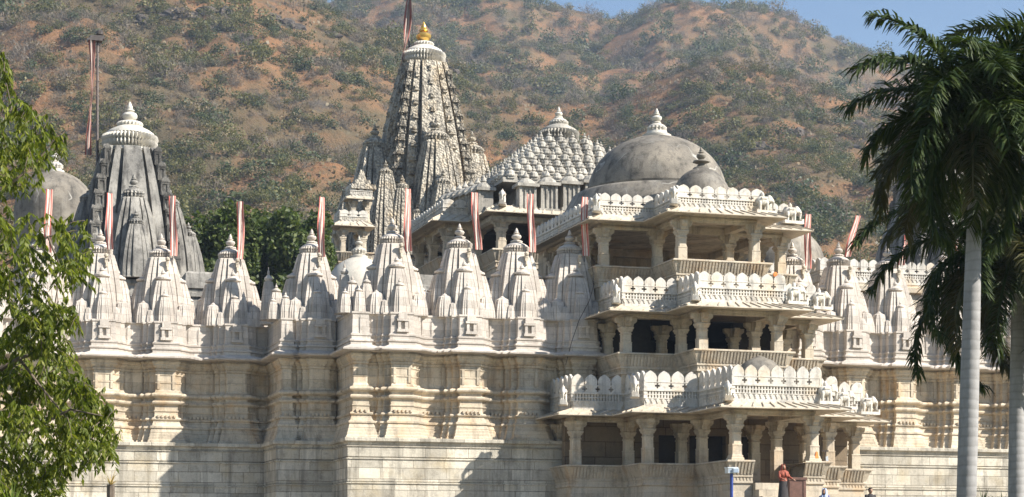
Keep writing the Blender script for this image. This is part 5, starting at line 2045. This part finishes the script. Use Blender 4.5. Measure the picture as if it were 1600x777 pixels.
# people ------------------------------------------------------------
def person(label, px, head_row, Y, rz, height, top_mat, leg_mat, head_kind, arms, ground=None):
    s = height / 1.7
    zt = P(px, head_row, Y).z
    base = Vector(((px - 800) / F * Y, Y, zt - height))
    t = wthing('person', label, "person", base, rz)
    # body (skin): faces -y
    b = MB()
    ell(b, (0, -.01, 1.575), (.078, .098, .118))
    ell(b, (0, -.055, 1.53), (.055, .055, .06))
    cap(b, (0, -.105, 1.565), (0, -.118, 1.545), .013, .016)
    for sx in (-1, 1):
        ell(b, (sx * .080, .0, 1.57), (.014, .025, .034))
        ell(b, (sx * .032, -.095, 1.588), (.015, .012, .010))
    ell(b, (0, -.10, 1.51), (.026, .014, .008))
    cap(b, (0, .015, 1.38), (0, 0, 1.50), .058, .052)
    ell(b, (0, .01, 1.22), (.165, .105, .22))
    ell(b, (0, .01, .96), (.155, .11, .14))
    hands = []
    for sx in (-1, 1):
        sh = Vector((sx * .185, .01, 1.37))
        el, wr = arms[0 if sx < 0 else 1]
        el, wr = Vector(el), Vector(wr)
        cap(b, sh, el, .052, .042)
        cap(b, el, wr, .040, .028)
        d = (wr - el).normalized()
        side = d.cross(Vector((0, 0, 1)))
        side = side.normalized() if side.length > .05 else Vector((1, 0, 0))
        palm_ = wr + d * .05
        ell(b, palm_, (.036, .036, .036))
        for fi in range(4):
            st = palm_ + side * (fi - 1.5) * .019 + d * .03
            ln = (.062, .072, .068, .052)[fi]
            mid_ = st + d * ln * .55
            b.tube([st, mid_, mid_ + (d + Vector((0, 0, -.7))).normalized() * ln * .45], [.010, .0095, .007], 6)
        th = palm_ - side * .03 * (1 if sx < 0 else -1)
        b.tube([th, th - side * .03 * (1 if sx < 0 else -1) + d * .02, th - side * .035 * (1 if sx < 0 else -1) + d * .05], [.012, .011, .008], 6)
        hip = Vector((sx * .085, .01, .92))
        kn = Vector((sx * .09, -.02, .50))
        an = Vector((sx * .09, .02, .09))
        cap(b, hip, kn, .082, .056)
        cap(b, kn, an, .054, .038)
        cap(b, (sx * .09, .03, .045), (sx * .095, -.13, .03), .042, .032)
    remesh('body', b, M['skin'], .011, t)
    # clothes
    c = MB()
    ell(c, (0, .01, 1.24), (.195, .135, .23))
    ell(c, (0, .01, 1.0), (.185, .135, .18))
    for sx in (-1, 1):
        el, wr = arms[0 if sx < 0 else 1]
        cap(c, (sx * .175, .01, 1.37), el, .066, .056)
        cap(c, el, Vector(el).lerp(Vector(wr), .7), .054, .044)
    if head_kind == 'shawl':
        ell(c, (0, .02, 1.36), (.20, .14, .12))
    remesh('top', c, M[top_mat], .02, t)
    c = MB()
    if head_kind == 'hair':
        for sx in (-1, 1):
            cap(c, (sx * .09, .01, .98), (sx * .095, -.02, .52), .10, .075)
            cap(c, (sx * .095, -.02, .52), (sx * .092, .02, .12), .075, .068)
        ell(c, (0, .01, .98), (.18, .13, .12))
    else:
        c.loft([[(q * math.cos(2 * math.pi * j / 20) * (1 + .05 * math.sin(j * 2.6)), q * .72 * math.sin(2 * math.pi * j / 20) + .01, z) for j in range(20)] for q, z in ((.16, 1.08), (.185, .98), (.20, .8), (.235, .4), (.265, .09))])
    remesh('lower_clothes', c, M[leg_mat], .022, t)
    h = MB()
    if head_kind == 'hair':
        ell(h, (0, .022, 1.605), (.088, .098, .103))
        ell(h, (0, -.03, 1.665), (.072, .06, .04))
        remesh('hair', h, M['hair'], .012, t)
    else:
        # cloth over head and shoulders, open at the face
        pts = []
        for q, y, z in ((.02, .02, 1.715), (.075, .02, 1.70), (.102, .028, 1.63), (.108, .03, 1.55), (.112, .03, 1.47), (.16, .02, 1.40), (.215, .01, 1.32), (.235, .01, 1.18)):
            ring = []
            n_ = 22
            for j in range(n_ + 1):
                gap = .62 if z > 1.44 else .10
                an = -math.pi / 2 + gap + (2 * math.pi - 2 * gap) * j / n_
                ring.append((q * math.cos(an), y + q * .95 * math.sin(an) * (1.0 if z > 1.44 else .72), z + .006 * math.sin(j * 1.7)))
            pts.append(ring)
        h.loft(pts, closed=False)
        me = h.mesh('head_cloth', M[top_mat if head_kind == 'shawl' else 'blue_scarf'])
        o = obj('head_cloth', me, t)
        so = o.modifiers.new("thick", 'SOLIDIFY')
        so.thickness = .012
        me.shade_smooth()
    t.scale = (s, s, s)
    return t
person("woman wrapped in a rust red shawl leaning by the reddish brown block on the steps", 1224, 726, 76.2, .35, 1.58, 'shawl', 'dark_cloth', 'shawl',
       [((-.24, -.10, 1.14), (-.12, -.27, 1.05)), ((.25, -.06, 1.16), (.34, -.24, 1.06))])
person("person with a pale blue headscarf below the seat walls right of the steps", 1288, 764, 75.0, -.5, 1.56, 'violet_cloth', 'violet_cloth', 'scarf',
       [((-.23, .0, 1.12), (-.20, -.14, .92)), ((.23, .0, 1.12), (.20, -.14, .92))])
person("black haired man in a dark shirt in front of the right plinth wall", 1360, 762, 75.5, .25, 1.68, 'dark_cloth', 'dark_cloth', 'hair',
       [((-.23, .02, 1.10), (-.22, -.05, .84)), ((.23, .02, 1.10), (.22, -.05, .84))])

# reddish brown block beside the woman
def block_at(name, label, cat, px0, px1, row, Y, depth, mat, z0):
    a0, a1_ = P(px0, row, Y), P(px1, row, Y)
    t = wthing(name, label, cat, ((a0.x + a1_.x) / 2, Y + depth / 2, z0), T * .4)
    w = (a1_.x - a0.x) / 2
    h = a0.z - z0
    mb = MB()
    mb.box(-w, w, -depth / 2, depth / 2, 0, h - .10)
    for x in (-w + .06, w - .06):
        mb.box(x - .05, x + .05, -depth / 2 - .02, -depth / 2 + .02, .1, h - .14)
    mb.build('block_body', mat, t)
    mb = MB()
    mb.box(-w - .03, w + .03, -depth / 2 - .04, depth / 2 + .03, h - .10, h)
    mb.build('cap_slab', mat, t)
    return t
block_at('stone_block', "reddish brown block at the top of the steps, beside the woman in the shawl", "block", 1231, 1258, 746, 76.5, .8, M['brown'], ZT)

M['lampface'] = plain('lamp_face', (.30, .36, .44), .25, 0, .05)
# blue lamp post with its boxy white head
Yl = 70.0
lp = P(1143, 777, Yl)
t = wthing('lamp_post', "blue lamp post with a boxy white floodlight head, left of the steps", "lamp post", (lp.x, Yl, 0), .25)
zt = P(1143, 738, Yl).z
mb = MB()
mb.tube([(0, 0, 0), (0, 0, zt)], [.062, .058], 12)
mb.lathe([(.12, 0), (.12, .04), (.075, .08)], (0, 0, 0), 12)
mb.build('post', M['blue'], t, smooth=40)
mb = MB()
mb.box(-.19, .17, -.17, .17, zt - .04, zt + .14)
mb.box(-.21, .19, -.19, .19, zt + .14, zt + .18)
mb.box(-.02, .20, -.24, -.17, zt - .03, zt + .13)
mb.build('lamp_head', M['white_metal'], t)
mb = MB()
mb.box(.0, .18, -.25, -.24, zt - .015, zt + .115)
mb.box(-.17, -.05, -.175, -.17, zt - .02, zt + .10)
mb.build('lamp_glass', M['lampface'], t)

# hanging brass lamp in the porch (lit)
ml, nt, nodes, links, bs = newmat("lit_brass_lamp")
bs.inputs["Base Color"].default_value = (.8, .55, .2, 1)
bs.inputs["Emission Color"].default_value = (1, .72, .3, 1)
bs.inputs["Emission Strength"].default_value = 1.6
la, lb = L(1066, -.6), -.6
zl = ZP(700, la, lb)
t = thing('hanging_lamp', "small glowing brass lamp hanging in the dark porch", "lamp", la, lb, zl)
mb = MB()
mb.lathe([(.02, -.02), (.09, .02), (.11, .10), (.08, .18), (.03, .24), (.06, .28), (.02, .36)], (0, 0, 0), 14)
mb.build('lamp_body', ml, t, smooth=40)
mb = MB()
mb.tube([(0, 0, .34), (0, 0, zz(6.36) - zl)], [.012, .012], 5)
mb.build('chain', M['iron'], t)

# orange cloth and a dark stand on the right seat wall
oa, ob_ = L(1276, -7.9), -7.9
t = thing('orange_cloth', "small orange cloth propped on the seat wall right of the steps", "cloth", oa, ob_, zz(4.07))
mb = MB()
mb.loft([[(x * w, y * w * .5, z) for x, y in ((-1, -1), (1, -1), (1, 1), (-1, 1))] for w, z in ((.085, 0), (.08, .12), (.06, .28), (.045, .38), (.03, .40))])
mb.build('folded_cloth', M['orange'], t)
sa = L(1290, -7.2)
t = thing('notice_stand', "slim dark stand with a slanted white board on the seat wall", "stand", sa, -7.2, zz(4.0), -.3)
mb = MB()
mb.tube([(-.05, 0, 0), (.0, 0, .55)], [.025, .02], 6)
mb.box(-.14, .12, -.04, .04, .52, .58)
mb.build('stand_post', M['iron'], t)
mb = MB()
mb.add([(.02, -.03, 0), (.13, -.03, .02), (.10, -.03, .34), (0, -.03, .30), (.02, .0, 0), (.13, .0, .02), (.10, .0, .34), (0, .0, .30)], [(0, 1, 2, 3), (7, 6, 5, 4), (0, 4, 5, 1), (1, 5, 6, 2), (2, 6, 7, 3), (3, 7, 4, 0)])
mb.build('board', M['white_metal'], t)
# orange cloth on the middle parapet at the right, black cable down the shadowed spire
oa = L(1212, -4.3)
t = thing('orange_rag', "tiny orange rag on the middle storey's right merlons", "cloth", oa, -4.25, ZP(432, oa, -4.3))
mb = MB()
mb.loft([[(x * w, y * w * .4, z) for x, y in ((-1, -1), (1, -1), (1, 1), (-1, 1))] for w, z in ((.07, 0), (.10, .08), (.07, .16), (.03, .2))])
mb.build('rag', M['orange'], t)
pts = []
for px, row in ((921, 402), (926, 420), (928, 445), (921, 470), (905, 500), (893, 535), (884, 570)):
    a, b = L(px, .2), .2
    pts.append(Vector((a, b, ZP(row, a, b))))
t = thing('black_cable', "black cable running down the shadowed spire beside the entrance pavilion", "cable", pts[-1].x, pts[-1].y, pts[-1].z, mesh_frame=True)
t['org'] = tuple(pts[-1])
mb = MB()
mb.tube(pts, [.014] * len(pts), 6)
mb.build('cable', M['dark_cloth'], t)

# ------------------------------------------------------------------ haze over the valley
m, nt, nodes, links, bs = newmat("valley_haze")
nodes.remove(bs)
pv = N(nt, "ShaderNodeVolumePrincipled")
pv.inputs["Color"].default_value = (0.66, 0.80, 1.0, 1)
pv.inputs["Density"].default_value = 0.00022
pv.inputs["Anisotropy"].default_value = 0.2
links.new(pv.outputs[0], nodes["Material Output"].inputs["Volume"])
mb = MB()
mb.box(-700, 700, -60, 1210, -2, 320)
o = mb.build('haze', m)
tag(o, "pale blue haze over the valley and hills", "haze", None, "stuff")
